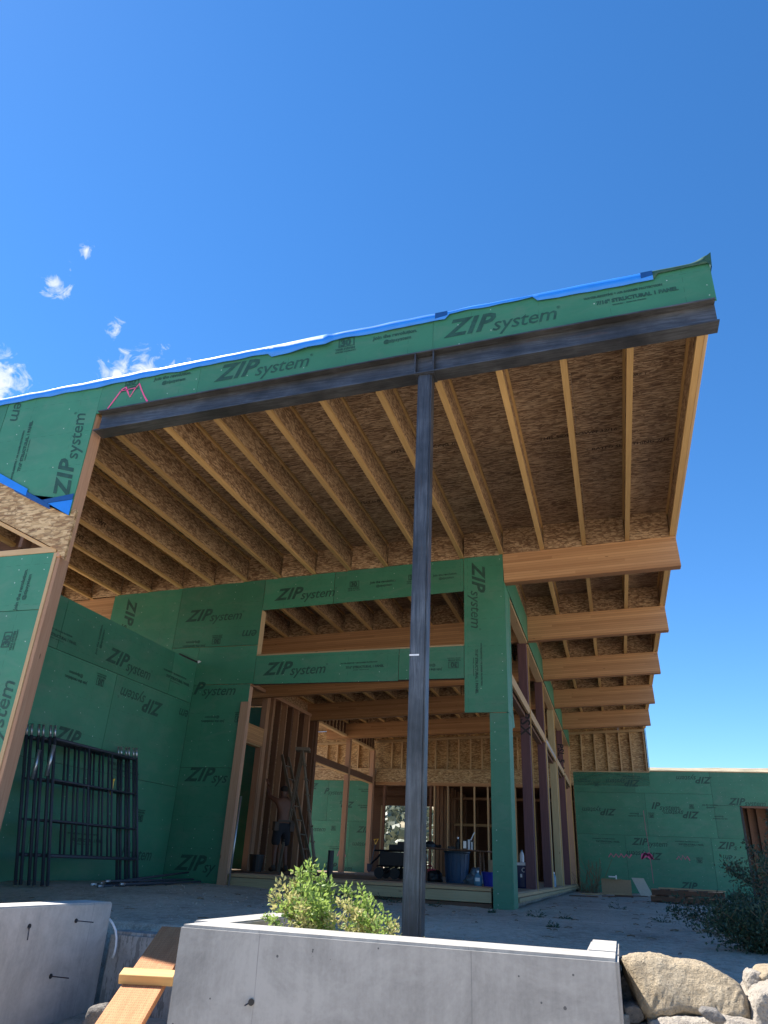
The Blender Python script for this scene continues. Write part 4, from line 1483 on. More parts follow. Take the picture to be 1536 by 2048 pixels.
bush('leafy_bush', (-1.06, 4.0, -.47), tl, 110, .020, .006, [M['leaf'], M['leaf_yellow']], 'small sprig next to the foot of the steel column behind the planter wall', 'bush', 8, .038)
tl = [tip(523, 1832, 3.95), tip(537, 1828, 4.0), tip(545, 1838, 3.9)]
bush('leafy_bush', (-1.62, 3.95, -.42), tl, 60, .018, .007, [M['leaf'], M['leaf_yellow']], 'small green seedling at the left foot of the tall bush', 'bush', 9, .03)
# dark shrubs at the right edge, in the shade
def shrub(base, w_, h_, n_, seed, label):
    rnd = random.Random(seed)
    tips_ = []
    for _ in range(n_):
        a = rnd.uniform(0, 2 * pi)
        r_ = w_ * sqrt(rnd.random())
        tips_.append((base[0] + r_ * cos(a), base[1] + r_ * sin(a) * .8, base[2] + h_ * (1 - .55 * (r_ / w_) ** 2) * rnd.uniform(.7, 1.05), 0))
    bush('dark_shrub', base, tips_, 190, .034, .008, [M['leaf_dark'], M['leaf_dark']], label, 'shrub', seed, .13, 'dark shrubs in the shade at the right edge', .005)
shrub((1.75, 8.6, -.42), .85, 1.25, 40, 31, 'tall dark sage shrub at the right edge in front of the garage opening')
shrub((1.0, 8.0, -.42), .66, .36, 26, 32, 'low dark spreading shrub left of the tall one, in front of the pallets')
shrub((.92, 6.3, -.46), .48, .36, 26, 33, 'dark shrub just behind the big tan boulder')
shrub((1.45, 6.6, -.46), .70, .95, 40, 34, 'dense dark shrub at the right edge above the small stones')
# small weeds in the dirt
rnd = random.Random(77)
for wi, (px, py, s_) in enumerate(((1075, 1838, .10), (1130, 1840, .07), (1236, 1820, .13), (985, 1830, .05), (873, 1818, .09), (905, 1815, .06), (770, 1808, .12), (790, 1812, .10), (1325, 1850, .12), (1105, 1862, .05))):
    r = ca * ((px - 768) / 1440) - cb * ((py - 1024) / 1440) + cc
    r = r * (-.43 / r.z)
    base = (r.x, r.y, ground_z(r.x, r.y) - .005)
    lf = MB()
    for k in range(46):
        d = Vector((rnd.gauss(0, 1), rnd.gauss(0, 1), abs(rnd.gauss(0, .45)) + .1)).normalized()
        c = Vector(base) + d * s_ * rnd.random()
        leaf(lf, c, d, rv(rnd), .03, .007, 0)
    for k in range(6):
        d = Vector((rnd.gauss(0, 1), rnd.gauss(0, 1), .35)).normalized()
        lf.tube([base, Vector(base) + d * s_ * 1.2], .002, 3)
    o = lf.build('small_weed', M['leaf_dark'])
    tag(o, ('dark weed in front of the green corner column, left of its pair', 'low weed to the right of the green corner column foot', 'largest spindly weed in the gravel before the cardboard box', 'tiny weed at the foot of the green corner column',
            'weed just right of the steel column foot', 'small tuft between steel column and green corner column', 'dark tuft just left of the steel column', 'second tuft touching the left side of the steel column foot',
            'twiggy weed at the left edge of the dark shrubs', 'tiny weed in the gravel nearest the planter end block')[wi], 'weed', 'weeds in the shaded gravel')

# ------------------------------------------------------------------ scaffold frames against the left wall
def scaffold(loc, rz, label, first=False):
    root = empty('scaffold_frame', loc, label, 'scaffold frame', 'scaffold frames leaning on the green wall', rz)
    W_, H_ = 1.62, 1.44
    Mw = WM[root.name]
    def T(p):
        return Mw @ Vector((p[0] - .23 * p[2], p[1], p[2]))
    for y_ in (0, W_):
        mb = MB()
        mb.tube([T((0, y_, 0)), T((0, y_, H_))], .017, 8)
        mb.build('leg', M['dark_metal'], root, smooth=True)
        mb = MB()
        mb.tube([T((0, y_, H_)), T((0, y_, H_ + .12))], .014, 8)
        mb.build('coupling_pin', M['galv'], root, smooth=True)
    for z_, r_ in ((H_ - .02, .017), (H_ - .44, .011), (H_ - .84, .011), (.27, .017)):
        mb = MB()
        mb.tube([T((0, .02, z_)), T((0, W_ - .02, z_))], r_, 8)
        mb.build('cross_tube', M['dark_metal'], root, smooth=True)
    mb = MB()
    mb.tube([T((0, .62, .28)), T((0, .62, H_ - .03))], .012, 8)
    mb.build('upright_tube', M['dark_metal'], root, smooth=True)
    mb = MB()
    mb.tube([T((0, 1.08, .28)), T((0, 1.08, H_ - .03))], .012, 8)
    mb.build('upright_tube', M['dark_metal'], root, smooth=True)
SF = ('frontmost dark blue scaffold frame of the stack leaning on the green wall', 'second scaffold frame of the leaning stack, just behind the frontmost', 'third scaffold frame of the leaning stack, with white tape on its leg',
      'fourth scaffold frame of the leaning stack, counted from the front', 'fifth scaffold frame of the leaning stack, next to the rearmost', 'rearmost scaffold frame touching the green wall')
frames = []
for i in range(6):
    y0_ = 6.82 - i * .03 + (.02 if i % 2 else 0)
    scaffold((-5.50 - i * .056, y0_, -.33), radians(1.5 - i * .6), SF[i])
mb = MB()
for (x, y_, z0_, z1_) in ((-5.80, 6.80, .70, 1.02), (-5.92, 6.74, .66, .96)):
    mb = MB()
    mb.tube([(x + .0, y_ - .01, z0_), (x, y_ - .01, z1_)], .0225, 8)
    tag(mb.build('tape_wrap', M['galv'], smooth=True), 'white tape wrapped round a scaffold leg, the %s one' % ('right' if x > -5.9 else 'left'), 'tape')
mb = MB()
mb.lathe([(.0, 0), (.012, .0), (.013, .10), (.009, .15), (.018, .18), (.0, .185)], (-5.80, 7.95, .62), 10)
tag(mb.build('hanging_tube', M['yellow'], smooth=True), 'small yellow and white tube hanging in the scaffold frames', 'tube')
# cross braces lying at the foot
rnd = random.Random(5)
BL = ['cross brace lying on top of the pile, its white end forward', 'cross brace bent towards the corner of the green walls', 'cross brace lying nearest the wall', 'cross brace nearest the gravel', 'lowest cross brace under the others']
for i in range(5):
    y0_ = 7.2 + rnd.uniform(0, .3)
    x0_ = -5.35 + i * .07
    x1_ = -5.75 + i * .10
    y1_ = 9.5 + rnd.uniform(-.3, .3)
    z_ = -.315 + .02 * (i % 3)
    root = empty('cross_brace', (x0_, y0_, z_), BL[i], 'scaffold brace', 'cross braces piled at the foot of the scaffold frames')
    mb = MB()
    mb.tube([(x0_, y0_, z_), (x1_, y1_, z_ + .10 * (i == 1))], .014, 6)
    mb.build('tube', M['dark_metal'], root, smooth=True)
    mb = MB()
    mb.tube([(x0_ - .004, y0_ - .07, z_), (x0_, y0_, z_)], .017, 6)
    mb.build('brace_end', M['galv'] if i else M['white'], root, smooth=True)

# ------------------------------------------------------------------ things in and around the open room
def lean_board(name, p0, p1, w_, h_, m, label, cat='board', up=(0, 1, 0)):
    o = board(name, p0, p1, w_, h_, m, None, up=up)
    return tag(o, label, cat)
lean_board('leaning_board', (-5.18, 9.86, -.36), (-5.225, 9.965, 2.13), .13, .038, M['fir'], 'pale board leaning on the left side of the tall doorway')
mb = MB()
mb.tube([(-5.07, 9.86, -.37), (-5.10, 9.965, .8)], .012, 6)
tag(mb.build('metal_rod', M['galv'], smooth=True), 'thin grey metal rod leaning next to the pale board', 'rod')
# stepladder
def stepladder(cx_, cy__, label):
    root = empty('stepladder', (cx_, cy__, -.223), label, 'ladder')
    z0_ = -.223
    top = Vector((cx_, cy__, z0_ + 2.55))
    w_ = .17
    dx = Vector((.75, .25, 0)).normalized()
    s = Vector((-.3, .95, 0)).normalized()
    spec = ((dx * .52, .26, 'step_rail'), (-dx * .28, .22, 'rear_rail'))
    for off, ww, nm in spec:
        for sg in (-1, 1):
            mb = MB()
            mb.bar(top + s * sg * w_ * .8, Vector((cx_, cy__, z0_)) + off + s * sg * ww, .05, .03)
            mb.build(nm, M['alu'], root)
    for i in range(1, 8):
        t_ = i / 8
        a = top.lerp(Vector((cx_, cy__, z0_)) + spec[0][0], t_)
        ww = w_ * .8 + (.26 - w_ * .8) * t_
        mb = MB()
        mb.bar(a - s * ww, a + s * ww, .08, .025)
        mb.build('step', M['alu'], root)
        if i % 2 == 0:
            a = top.lerp(Vector((cx_, cy__, z0_)) + spec[1][0], t_)
            mb = MB()
            mb.bar(a - s * ww, a + s * ww, .02, .02)
            mb.build('rear_bar', M['alu'], root)
    mb = MB()
    mb.box(-.16, .16, -.18, .18, -.02, .05, 0, Matrix.Translation(top) @ Matrix.Rotation(.3, 4, 'Z'))
    mb.build('ladder_cap', M['alu'], root)
stepladder(-6.85, 16.2, 'tall weathered stepladder standing open between the carpenter and the bright green wall')
# second ladder leaning on the studs
root = empty('extension_ladder', (-6.95, 17.2, -.223), 'straight ladder leaning against the dark studs behind the stepladder', 'ladder')
a0, a1 = Vector((-6.75, 17.0, -.22)), Vector((-7.78, 17.3, 2.35))
for sg in (-.2, .2):
    mb = MB()
    mb.bar(a0 + Vector((0, sg, 0)), a1 + Vector((0, sg, 0)), .03, .07)
    mb.build('rail', M['alu'], root)
for i in range(8):
    p = a0.lerp(a1, (i + .6) / 8.4)
    mb = MB()
    mb.tube([p + Vector((0, -.2, 0)), p + Vector((0, .2, 0))], .016, 6)
    mb.build('rung', M['alu'], root)

# the carpenter: bare back towards us, arms raised to the studs
def skin_obj(name, verts, edges_, radii, m, parent, root_i=0, sub=2):
    me = bpy.data.meshes.new(name)
    inv = WM[parent.name].inverted()
    me.from_pydata([tuple(inv @ Vector(v)) for v in verts], edges_, [])
    o = bpy.data.objects.new(name, me)
    link(o, parent, WM[parent.name].copy())
    md = o.modifiers.new('skin', 'SKIN')
    if not me.skin_vertices:
        pass
    for i, r in enumerate(radii):
        rr = r if isinstance(r, tuple) else (r, r)
        me.skin_vertices[0].data[i].radius = rr
        me.skin_vertices[0].data[i].use_root = (i == root_i)
    md.use_smooth_shade = True
    sb_ = o.modifiers.new('sub', 'SUBSURF')
    sb_.levels = sub
    sb_.render_levels = sub
    me.materials.append(m)
    dg = bpy.context.evaluated_depsgraph_get()
    ev = bpy.data.meshes.new_from_object(o.evaluated_get(dg))
    o.modifiers.clear()
    old = o.data
    o.data = ev
    for p in ev.polygons:
        p.use_smooth = True
    if not ev.materials:
        ev.materials.append(m)
    bpy.data.meshes.remove(old)
    return o
def person(px, py_, rz, label):
    root = empty('person', (px, py_, -.223), label, 'person', None, rz)
    Mw = WM[root.name]
    def T(p):
        return Mw @ Vector(p)
    # local frame: facing +y, feet on z = 0
    V = [(0, 0, .93), (0, 0, 1.08), (0, .02, 1.24), (0, .03, 1.40), (0, .05, 1.48), (0, .08, 1.56), (0, .09, 1.66), (0, .09, 1.745),
         (-.17, .03, 1.41), (-.27, .20, 1.50), (-.24, .38, 1.66), (-.235, .43, 1.72),
         (.17, .03, 1.40), (.30, .16, 1.36), (.27, .36, 1.50), (.265, .41, 1.55),
         (-.10, 0, .86), (-.12, .02, .48), (-.14, -.02, .10), (.10, 0, .86), (.14, .05, .48), (.16, -.01, .10)]
    E = [(0, 1), (1, 2), (2, 3), (3, 4), (4, 5), (5, 6), (6, 7), (3, 8), (8, 9), (9, 10), (10, 11), (3, 12), (12, 13), (13, 14), (14, 15), (0, 16), (16, 17), (17, 18), (0, 19), (19, 20), (20, 21)]
    R = [(.15, .10), (.135, .095), (.155, .10), (.16, .095), .055, .06, .085, .06, .065, .047, .032, .028, .065, .047, .032, .028, .092, .058, .042, .092, .058, .042]
    skin_obj('body', [T(v) for v in V], E, R, M['skin'], root)
    # hands: palm and five fingers each
    for hx, hy, hz in ((-.235, .44, 1.75), (.265, .42, 1.58)):
        vs_ = [(hx, hy, hz), (hx, hy + .02, hz + .07)]
        es = [(0, 1)]
        rs = [(.026, .02), (.03, .016)]
        for k, (o_, ln) in enumerate(((-.03, .062), (-.011, .075), (.010, .072), (.030, .058))):
            b0 = len(vs_)
            vs_ += [(hx + o_, hy + .03, hz + .10), (hx + o_, hy + .05, hz + .10 + ln * .5), (hx + o_, hy + .075, hz + .10 + ln * .75)]
            es += [(1, b0), (b0, b0 + 1), (b0 + 1, b0 + 2)]
            rs += [.010, .009, .007]
        b0 = len(vs_)
        s_ = 1 if hx < 0 else -1
        vs_ += [(hx + s_ * .04, hy + .01, hz + .03), (hx + s_ * .06, hy + .04, hz + .07)]
        es += [(0, b0), (b0, b0 + 1)]
        rs += [.012, .009]
        skin_obj('hand', [T(v) for v in vs_], es, rs, M['skin'], root, 0, 1)
    V = [(0, 0, 1.02), (0, 0, .93), (-.10, 0, .84), (-.125, .02, .50), (.10, 0, .84), (.145, .045, .50)]
    skin_obj('shorts', [T(v) for v in V], [(0, 1), (1, 2), (2, 3), (1, 4), (4, 5)], [(.165, .12), (.175, .13), .115, .10, .115, .10], M['denim'], root, 1)
    V = [(0, .07, 1.60), (0, .075, 1.68), (0, .085, 1.755)]
    skin_obj('hair', [T(v) for v in V], [(0, 1), (1, 2)], [.068, .10, .07], M['hair'], root)
    for x in (-.14, .16):
        V = [(x, -.03, .16), (x, -.03, .06), (x, .13, .05)]
        skin_obj('boot', [T(v) for v in V], [(0, 1), (1, 2)], [.055, .06, .045], M['leather'], root)
    mb = MB()
    for s_ in (-.19, .19):
        mb.box(-.05, .05, -.06, .06, -.12, .06, 0, Mw @ Matrix.Translation((s_, -.05, .93)))
    mb.build('tool_pouch', M['leather'], root)
    mb = MB()
    mb.box(-.19, .19, -.145, -.125, .99, 1.03, 0, Mw)
    mb.build('tool_belt', M['leather'], root)
person(-7.05, 15.9, radians(52), 'shirtless carpenter in dark shorts and tool belt seen from behind beside the ladder')
for i, (x, y_, lbl) in enumerate(((-7.2, 15.1, 'dark bucket on the floor left of the carpenter'),)):
    mb = MB()
    mb.lathe([(.0, 0), (.12, 0), (.15, .30), (.155, .30), (.155, .32), (.0, .32)], (x, y_, -.223), 16)
    root = mb.build('bucket', M['black'], smooth=False)
    tag(root, lbl, 'bucket')

# black pipe stub through the floor
root = empty('vent_pipe', (-4.17, 11.3, -.223), 'short black plastic pipe standing up from the floor near the doorway', 'pipe')
mb = MB()
mb.lathe([(.045, 0), (.045, .40), (.038, .40), (.038, .36)], (-4.17, 11.3, -.223), 14)
mb.build('pipe', M['black'], root)
mb = MB()
mb.lathe([(.0, 0), (.06, 0), (.06, .05), (.047, .06)], (-4.17, 11.3, -.222), 14)
mb.build('collar', M['black'], root)
# long black sheet of felt on the floor
mb = MB()
n_ = 24
vs_ = []
for i in range(n_ + 1):
    for j in range(5):
        x = -7.0 + 3.6 * i / n_
        vs_.append((x, 11.6 + .5 * j, -.218 + .03 * abs(noise.noise(Vector((x * 2, j * .7, 2))))))
mb.add(vs_, [(i * 5 + j, (i + 1) * 5 + j, (i + 1) * 5 + j + 1, i * 5 + j + 1) for i in range(n_) for j in range(4)])
tag(mb.build('floor_sheet', M['black'], smooth=True), 'long black sheet lying on the floor inside the doorway', 'sheet')

# shovel against the bright wall
root = empty('shovel', (-7.6, 24.3, -.22), 'shovel with yellow handle leaning on the bright green wall', 'shovel')
mb = MB(); mb.tube([(-7.62, 24.3, -.1), (-7.52, 24.45, .62)], .018, 6); mb.build('shaft', M['black'], root)
mb = MB(); mb.tube([(-7.52, 24.45, .62), (-7.575, 24.46, .76), (-7.44, 24.46, .78), (-7.52, 24.45, .62)], .02, 6); mb.build('grip', M['yellow'], root)
mb = MB(); mb.add([(-7.72, 24.28, .05), (-7.53, 24.28, .05), (-7.55, 24.24, -.14), (-7.63, 24.22, -.2), (-7.70, 24.24, -.14)], [(0, 1, 2, 3, 4)]); mb.build('blade', M['steel_dark'], root)

# saw stand on wheels with a saw on it
root = empty('saw_stand', (-4.25, 15.6, -.223), 'black folding saw stand with two wheels left of the steel column', 'saw stand')
def bars(name, lst, r, m='black'):
    for a, b_ in lst:
        mb = MB()
        mb.tube([a, b_], r, 6)
        mb.build(name, M[m], root)
z0_ = -.223
bars('frame_tube', [((-4.75, 15.4, .28), (-3.75, 15.4, .30)), ((-4.75, 15.8, .28), (-3.75, 15.8, .30)), ((-4.62, 15.4, z0_ + .09), (-3.85, 15.4, .27)), ((-4.62, 15.8, z0_ + .09), (-3.85, 15.8, .27)),
                    ((-3.9, 15.4, z0_ + .02), (-4.6, 15.4, .27)), ((-3.9, 15.8, z0_ + .02), (-4.6, 15.8, .27)), ((-4.6, 15.4, .0), (-3.9, 15.4, .02)), ((-4.85, 15.5, .02), (-4.6, 15.5, .26)), ((-3.9, 15.4, z0_ + .03), (-3.9, 15.8, z0_ + .03)), ((-4.75, 15.6, z0_ + .22), (-4.3, 15.6, z0_ + .30))], .018)
for x in (-4.62, -4.30):
    mb = MB()
    for y_ in (15.36, 15.84):
        mb.tube([(x, y_ - .03, z0_ + .10), (x, y_ + .03, z0_ + .10)], .10, 16)
    mb.build('wheel', M['black'], root)
mb = MB()
mb.box(-4.62, -3.9, 15.35, 15.85, .02, .26)
mb.box(-4.45, -4.1, 15.4, 15.8, .30, .40)
mb.box(-4.30, -4.0, 15.5, 15.7, .40, .46)
mb.build('saw_body', M['black'], root)

# work table: a sheet on sawhorses behind the column
root = empty('work_table', (-2.9, 14.75, -.223), 'thin plank work table holding tools behind the steel column', 'table')
mb = MB(); mb.bar((-3.75, 14.7, .345), (-2.28, 14.6, .325), .45, .02); mb.build('table_top', M['fir_dark'], root)
for x in (-3.55, -2.45):
    for s_ in (-.15, .15):
        mb = MB(); mb.bar((x, 14.65 + s_, .33), (x + .02, 14.65 + s_ * 1.6, -.22), .03, .03); mb.build('leg', M['fir_dark'], root)
mb = MB()
mb.lathe([(.0, 0), (.13, 0), (.12, .05), (.06, .1), (.0, .115)], (-3.42, 14.6, .357), 12)
mb.tube([(-3.55, 14.6, .39), (-3.2, 14.6, .38)], .03, 6)
tag(mb.build('tool_heap', M['black']), 'dark heap of tools on the work table right behind the steel column', 'tools')
root = empty('spray_bottle', (-2.86, 14.5, .346), 'small dark bottle with white cap on the work table', 'bottle')
mb = MB(); mb.lathe([(.0, 0), (.035, 0), (.035, .12), (.016, .15), (.016, .17)], (-2.86, 14.5, .346), 10); mb.build('body', M['black'], root)
mb = MB(); mb.lathe([(.018, .17), (.018, .20), (.0, .20)], (-2.86, 14.5, .346), 8); mb.build('cap', M['white'], root)
mb = MB(); mb.box(-3.05, -2.92, 14.46, 14.56, .348, .385)
tag(mb.build('tool_box', M['black']), 'flat black tool case beside the small bottle on the table', 'tool case')
root = empty('jobsite_radio', (-2.66, 14.5, .343), 'black and white jobsite radio with a raised white antenna on the work table', 'radio')
mb = MB(); mb.box(-2.75, -2.57, 14.43, 14.55, .343, .50); mb.build('body', M['black'], root)
mb = MB(); mb.box(-2.745, -2.69, 14.422, 14.432, .36, .48); mb.build('speaker_grille', M['galv'], root)
mb = MB(); mb.box(-2.66, -2.62, 14.424, 14.556, .342, .51); mb.build('corner_guard', M['white'], root)
mb = MB(); mb.box(-2.60, -2.575, 14.424, 14.556, .342, .47); mb.build('corner_guard', M['white'], root)
mb = MB(); mb.tube([(-2.62, 14.5, .50), (-2.57, 14.5, .60), (-2.545, 14.5, .64)], .011, 6); mb.build('antenna', M['white'], root)
# blue bin
root = empty('rubbish_bin', (-2.97, 14.95, -.223), 'large blue plastic rubbish bin standing under the table edge', 'bin')
mb = MB(); mb.lathe([(.0, 0), (.20, 0), (.205, .03), (.235, .50), (.25, .515), (.25, .54), (.225, .54), (.22, .5), (.0, .45)], (-2.97, 14.95, -.223), 24); mb.build('bin_body', M['bluebin'], root, smooth=False)
for i in range(10):
    a = -pi + pi * i / 9.0
    mb = MB(); mb.tube([(-2.97 + .208 * cos(a), 14.95 + .208 * sin(a), -.18), (-2.97 + .236 * cos(a), 14.95 + .236 * sin(a), .26)], .006, 5); mb.build('rib', M['bluebin'], root)
# red object and dark heap left of bin
root = empty('fuel_can', (-3.80, 16.2, -.223), 'red plastic can on the floor just right of the steel column', 'can')
mb = MB(); mb.box(-3.92, -3.70, 16.1, 16.35, -.223, .0); mb.build('body', M['red'], root)
mb = MB(); mb.tube([(-3.9, 16.2, 0), (-3.88, 16.2, .05), (-3.75, 16.2, .05), (-3.73, 16.2, 0)], .014, 6); mb.build('handle', M['red'], root)
def blob(name, c, r, m, label, cat, seed, sq=.8):
    bm = bmesh.new()
    bmesh.ops.create_icosphere(bm, subdivisions=4, radius=1)
    for v in bm.verts:
        n_ = 1 + .35 * noise.noise(v.co * 1.6 + Vector((seed, 0, 0))) + .12 * noise.noise(v.co * 5 + Vector((seed, 3, 0)))
        v.co = Vector((v.co.x * r[0] * n_, v.co.y * r[1] * n_, max(-r[2] * .75, v.co.z * r[2] * n_)))
    me = bpy.data.meshes.new(name)
    bm.to_mesh(me); bm.free()
    me.materials.append(m)
    for p in me.polygons:
        p.use_smooth = True
    o = newobj(name, me, None, Matrix.Translation((c[0], c[1], c[2] + r[2] * .74)))
    return tag(o, label, cat)
blob('tool_bag', (-3.42, 15.0, -.223), (.17, .15, .11), M['black'], 'black tool bag slumped on the floor left of the blue bin', 'bag', 3)
blob('rubbish_bag', (-2.62, 15.0, -.223), (.13, .13, .16), M['bag'], 'upper grey blue rubbish bag standing right of the blue bin', 'bag', 5)
blob('rubbish_bag', (-2.55, 14.4, -.223), (.18, .13, .09), M['bag'], 'flattened grey blue rubbish bag on the floor in front of the standing one', 'bag', 9)
for i, (x, y_, w_, h_, lbl) in enumerate(((-2.62, 17.0, .16, .42, 'tall cardboard piece standing behind the rubbish bags'), (-2.30, 17.2, .5, .30, 'wide cardboard piece behind the royal blue tub'))):
    mb = MB(); mb.bar((x - w_ / 2, y_, -.2 + h_ / 2), (x + w_ / 2, y_ + .05, -.2 + h_ / 2), .02, h_); mb.bar((x + w_ / 2, y_ + .05, -.2 + h_ / 2), (x + w_ / 2 + .02, y_ + .3, -.2 + h_ / 2), .02, h_)
    tag(mb.build('cardboard_piece', M['cardboard']), lbl, 'cardboard')
root = empty('water_jug', (-2.22, 12.9, -.223), 'pale blue plastic water jug on the floor beside the royal blue tub', 'jug')
mb = MB(); mb.lathe([(.0, 0), (.065, 0), (.068, .11), (.06, .15), (.02, .19), (.018, .205)], (-2.22, 12.9, -.223), 14); mb.build('body', M['water'], root, smooth=True)
mb = MB(); mb.lathe([(.021, .20), (.021, .225), (.0, .225)], (-2.22, 12.9, -.223), 10); mb.build('cap', M['white'], root)
mb = MB(); mb.box(-2.25, -2.18, 12.825, 12.838, -.15, -.10); mb.build('paper_label', M['white'], root)
mb = MB()
mb.lathe([(.0, 0), (.15, 0), (.18, .20), (.19, .205), (.19, .215), (.175, .21), (.16, .03), (.0, .02)], (-1.98, 12.95, -.223), 18)
tag(mb.build('plastic_tub', M['bluetub']), 'royal blue plastic tub on the floor left of the green corner column', 'tub')
# drinks cooler with bottle
root = empty('drinks_cooler', (-1.62, 13.7, -.223), 'navy blue round drinks cooler with a white lid right of the green corner column', 'cooler')
zc_ = -.223
cxk, cyk = -1.56, 13.45
WM[root.name] = Matrix.Translation((cxk, cyk, zc_)); root.matrix_basis = WM[root.name]
mb = MB(); mb.lathe([(.0, 0), (.12, 0), (.13, .02), (.135, .33), (.13, .335)], (cxk, cyk, zc_), 20); mb.build('body', M['navy'], root, smooth=False)
mb = MB(); mb.lathe([(.137, .335), (.137, .375), (.0, .385)], (cxk, cyk, zc_), 20); mb.build('lid', M['white'], root)
mb = MB(); mb.tube([(cxk + .03 + .03 * cos(t_ * .6 + 1), cyk - .137, zc_ + .27 + .03 * sin(t_ * .6 + 1)) for t_ in range(8)], .006, 5); mb.build('printed_logo', M['white'], root)
mb = MB(); mb.box(cxk - .03, cxk, cyk - .14, cyk - .128, zc_ + .16, zc_ + .21); mb.build('printed_label', M['white'], root)
root = empty('water_bottle', (-1.57, 13.45, zc_ + .385), 'clear water bottle standing on the lid of the drinks cooler', 'bottle')
WM[root.name] = Matrix.Translation((-1.57, 13.45, zc_ + .384)); root.matrix_basis = WM[root.name]
mb = MB(); mb.lathe([(.0, 0), (.035, 0), (.036, .10), (.03, .13), (.013, .165)], (-1.57, 13.45, zc_ + .384), 12); mb.build('body', M['white'], root)
mb = MB(); mb.lathe([(.015, .165), (.015, .185), (.0, .185)], (-1.57, 13.45, zc_ + .384), 8); mb.build('cap', M['water'], root)
root = empty('water_bottle', (-1.36, 17.2, -.245), 'blue water bottle on the sill between the two treated posts', 'bottle')
mb = MB(); mb.lathe([(.0, 0), (.045, 0), (.045, .20), (.02, .26)], (-1.36, 17.2, -.243), 10); mb.build('body', M['water'], root)
mb = MB(); mb.lathe([(.022, .26), (.022, .29), (.0, .29)], (-1.36, 17.2, -.243), 8); mb.build('cap', M['white'], root)

# ------------------------------------------------------------------ by the garage wall
gz = ground_z(0, 20)
root = empty('cardboard_box', (-.15, 22.0, gz), 'long brown cardboard box lying in front of the green garage wall', 'box')
mb = MB(); mb.box(-.52, .22, 21.9, 22.3, gz, gz + .36); mb.build('box_body', M['cardboard'], root)
mb = MB(); mb.bar((-.50, 21.88, gz + .37), (.0, 21.86, gz + .37), .12, .006); mb.build('flap', M['cardboard'], root)
mb = MB()
vs_ = [(.24 + .05 * (i / 8) + .30 * j, 21.9 - .10 * (1 - cos(i / 8 * 1.4)), gz + .02 + .40 * (1 - i / 8) - .0 * j) for i in range(9) for j in (0, 1)]
vs_ = [(x + .14 * (1 - (v_ // 2) / 8) * -1 + .14, y_, z_) for v_, (x, y_, z_) in enumerate(vs_)]
mb.add(vs_, [(2 * i, 2 * i + 1, 2 * i + 3, 2 * i + 2) for i in range(8)])
tag(mb.build('cardboard_sheet', M['cardboard_pale'], smooth=True), 'pale curled sheet leaning at the right end of the cardboard box', 'sheet')
root = empty('valve_scrap', (-.18, 22.05, gz + .37), 'small white plumbing fitting lying on top of the cardboard box', 'fitting')
WM[root.name] = Matrix.Translation((-.18, 22.05, gz + .36)); root.matrix_basis = WM[root.name]
mb = MB(); mb.tube([(-.33, 22.05, gz + .42), (-.12, 22.05, gz + .42)], .018, 6); mb.build('bar', M['white'], root)
mb = MB(); mb.tube([(-.14, 22.05, gz + .36), (-.14, 22.05, gz + .46)], .02, 6); mb.build('stub', M['white'], root)
def pallet(x, y_, z_, rz, label):
    root = empty('pallet', (x, y_, z_), label, 'pallet', 'weathered pallets stacked by the garage wall', rz)
    Mw = WM[root.name]
    for i in range(7):
        mb = MB(); mb.box(-.60 + i * .18, -.60 + i * .18 + .09, -.5, .5, .10, .118, 0, Mw); mb.build('deck_slat', M['fir_dark'] if i % 2 else M['fir'], root)
    for yy in (-.5, -.02, .46):
        mb = MB(); mb.box(-.60, .60, yy, yy + .04, .02, .10, 0, Mw); mb.build('stringer', M['fir_dark'], root)
    for i in range(3):
        mb = MB(); mb.box(-.60 + i * .55, -.50 + i * .55, -.5, .5, 0, .018, 0, Mw); mb.build('bottom_slat', M['fir_dark'], root)
pallet(1.25, 17.6, gz, radians(-18), 'lowest weathered pallet of the stack near the garage wall')
pallet(1.27, 17.6, gz + .12, radians(-17), 'top pallet of the stack, with pale boards on it')
for i in range(3):
    lean_board('scrap_board', (.7 + i * .1, 17.3 + i * .28, gz + .255), (1.9, 17.0 + i * .25, gz + .255), .09, .02, (M['spf'], M['fir'], M['spf_pale'])[i],
               ('pale board lying on the front edge of the pallet stack', 'middle reddish board lying on the pallet stack', 'rear pale board lying on the pallet stack')[i], up=(0, 0, 1))
rnd = random.Random(91)
SC = [-1.1 + .13 * ((i * 4) % 9) for i in range(9)]
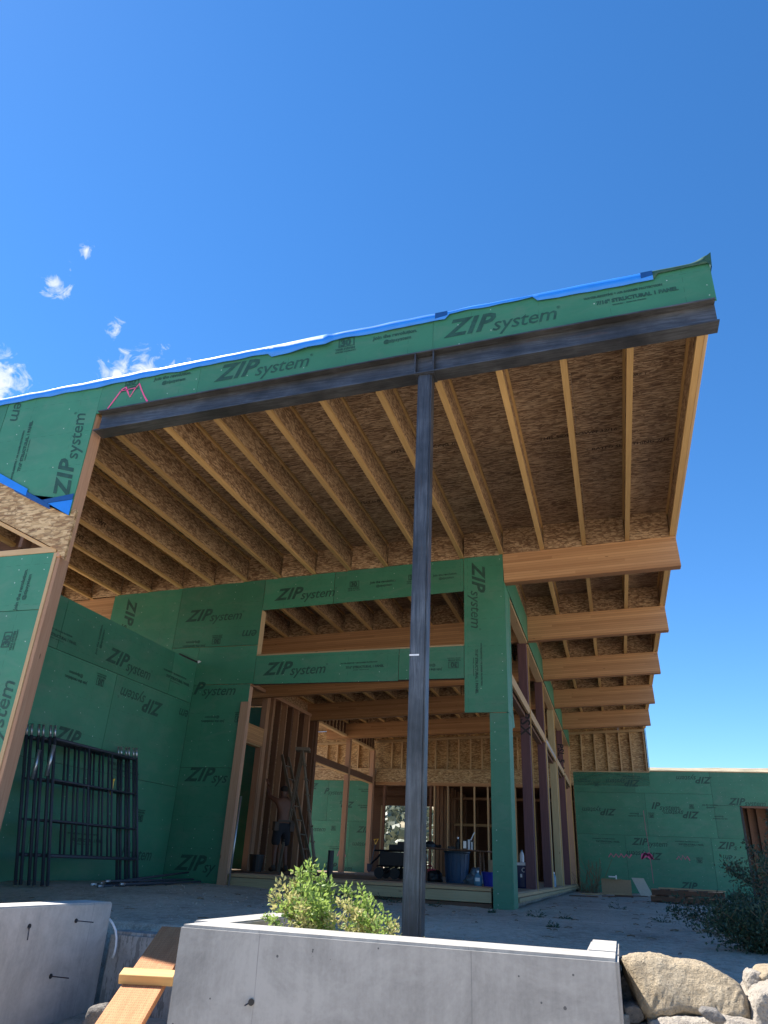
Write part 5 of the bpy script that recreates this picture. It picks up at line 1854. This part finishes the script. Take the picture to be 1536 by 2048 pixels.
for i in range(9):
    x = SC[i]
    y_ = rnd.uniform(17.5, 21.0)
    a = rnd.uniform(-.5, .5)
    L_ = rnd.uniform(.25, .8)
    z_ = ground_z(x, y_) + .02
    o = board('scrap_stick', (x, y_, z_), (x + L_ * cos(a), y_ + L_ * sin(a), z_ + rnd.uniform(0, .05)), .05, .02, M['spf'] if i % 2 else M['fir_dark'], None)
    tag(o, ('pale' if i % 2 else 'dark') + ' wood scrap, ' + ('first', 'second', 'third', 'fourth', 'fifth', 'sixth', 'seventh', 'eighth', 'ninth')[[p_[0] for p_ in sorted(enumerate(SC), key=lambda q_: q_[1])].index(i)] + ' from the left in the litter by the posts', 'wood scrap', 'wood scraps at the foot of the posts')
# tumbled twigs at the corner
mb = MB()
for i in range(60):
    p = Vector((rnd.uniform(-1.15, -.6), rnd.uniform(23, 24.6), ground_z(-1, 24)))
    q = p + Vector((rnd.gauss(0, .25), rnd.gauss(0, .2), rnd.uniform(.1, .9)))
    mb.tube([p, p.lerp(q, .5) + rv(rnd) * .06, q], .006, 3)
tag(mb.build('dry_weed', M['stem']), 'tangled dry weed standing in the corner of the garage wall', 'weed')
# pebbles
mb = MB()
for i in range(2600):
    x = rnd.uniform(-5.5, 3.5)
    y_ = rnd.uniform(3.6, 13)
    if -2.1 < x < 0 and y_ < 3.8 or x < -2 and y_ < 5.5:
        continue
    z_ = ground_z(x, y_)
    s_ = rnd.uniform(.004, .013)
    mb.add([(x - s_, y_, z_), (x + s_, y_ + s_ * .3, z_), (x, y_ - s_, z_), (x, y_ + s_, z_), (x + s_ * .2, y_, z_ + s_)], [(0, 2, 4), (2, 1, 4), (1, 3, 4), (3, 0, 4)])
mb.build('gravel', M['rock_pale'], kind='stuff', label='loose small stones scattered over the shaded ground')

mb = MB()
for i in range(420):
    x = rnd.uniform(-5.4, 3.2)
    y_ = rnd.uniform(4.6, 24)
    if y_ > 9.8 and x < -1.0 or x < -2 and y_ < 5.6:
        continue
    a = rnd.uniform(0, pi)
    L_ = rnd.uniform(.02, .10)
    z_ = ground_z(x, y_) + .004
    mb.tube([(x, y_, z_), (x + L_ * cos(a) * .5, y_ + L_ * sin(a) * .5, z_ + .006), (x + L_ * cos(a), y_ + L_ * sin(a), z_)], rnd.uniform(.002, .005), 3)
mb.build('twig_litter', M['stem'], kind='stuff', label='dark twigs and splinters strewn over the shaded gravel')
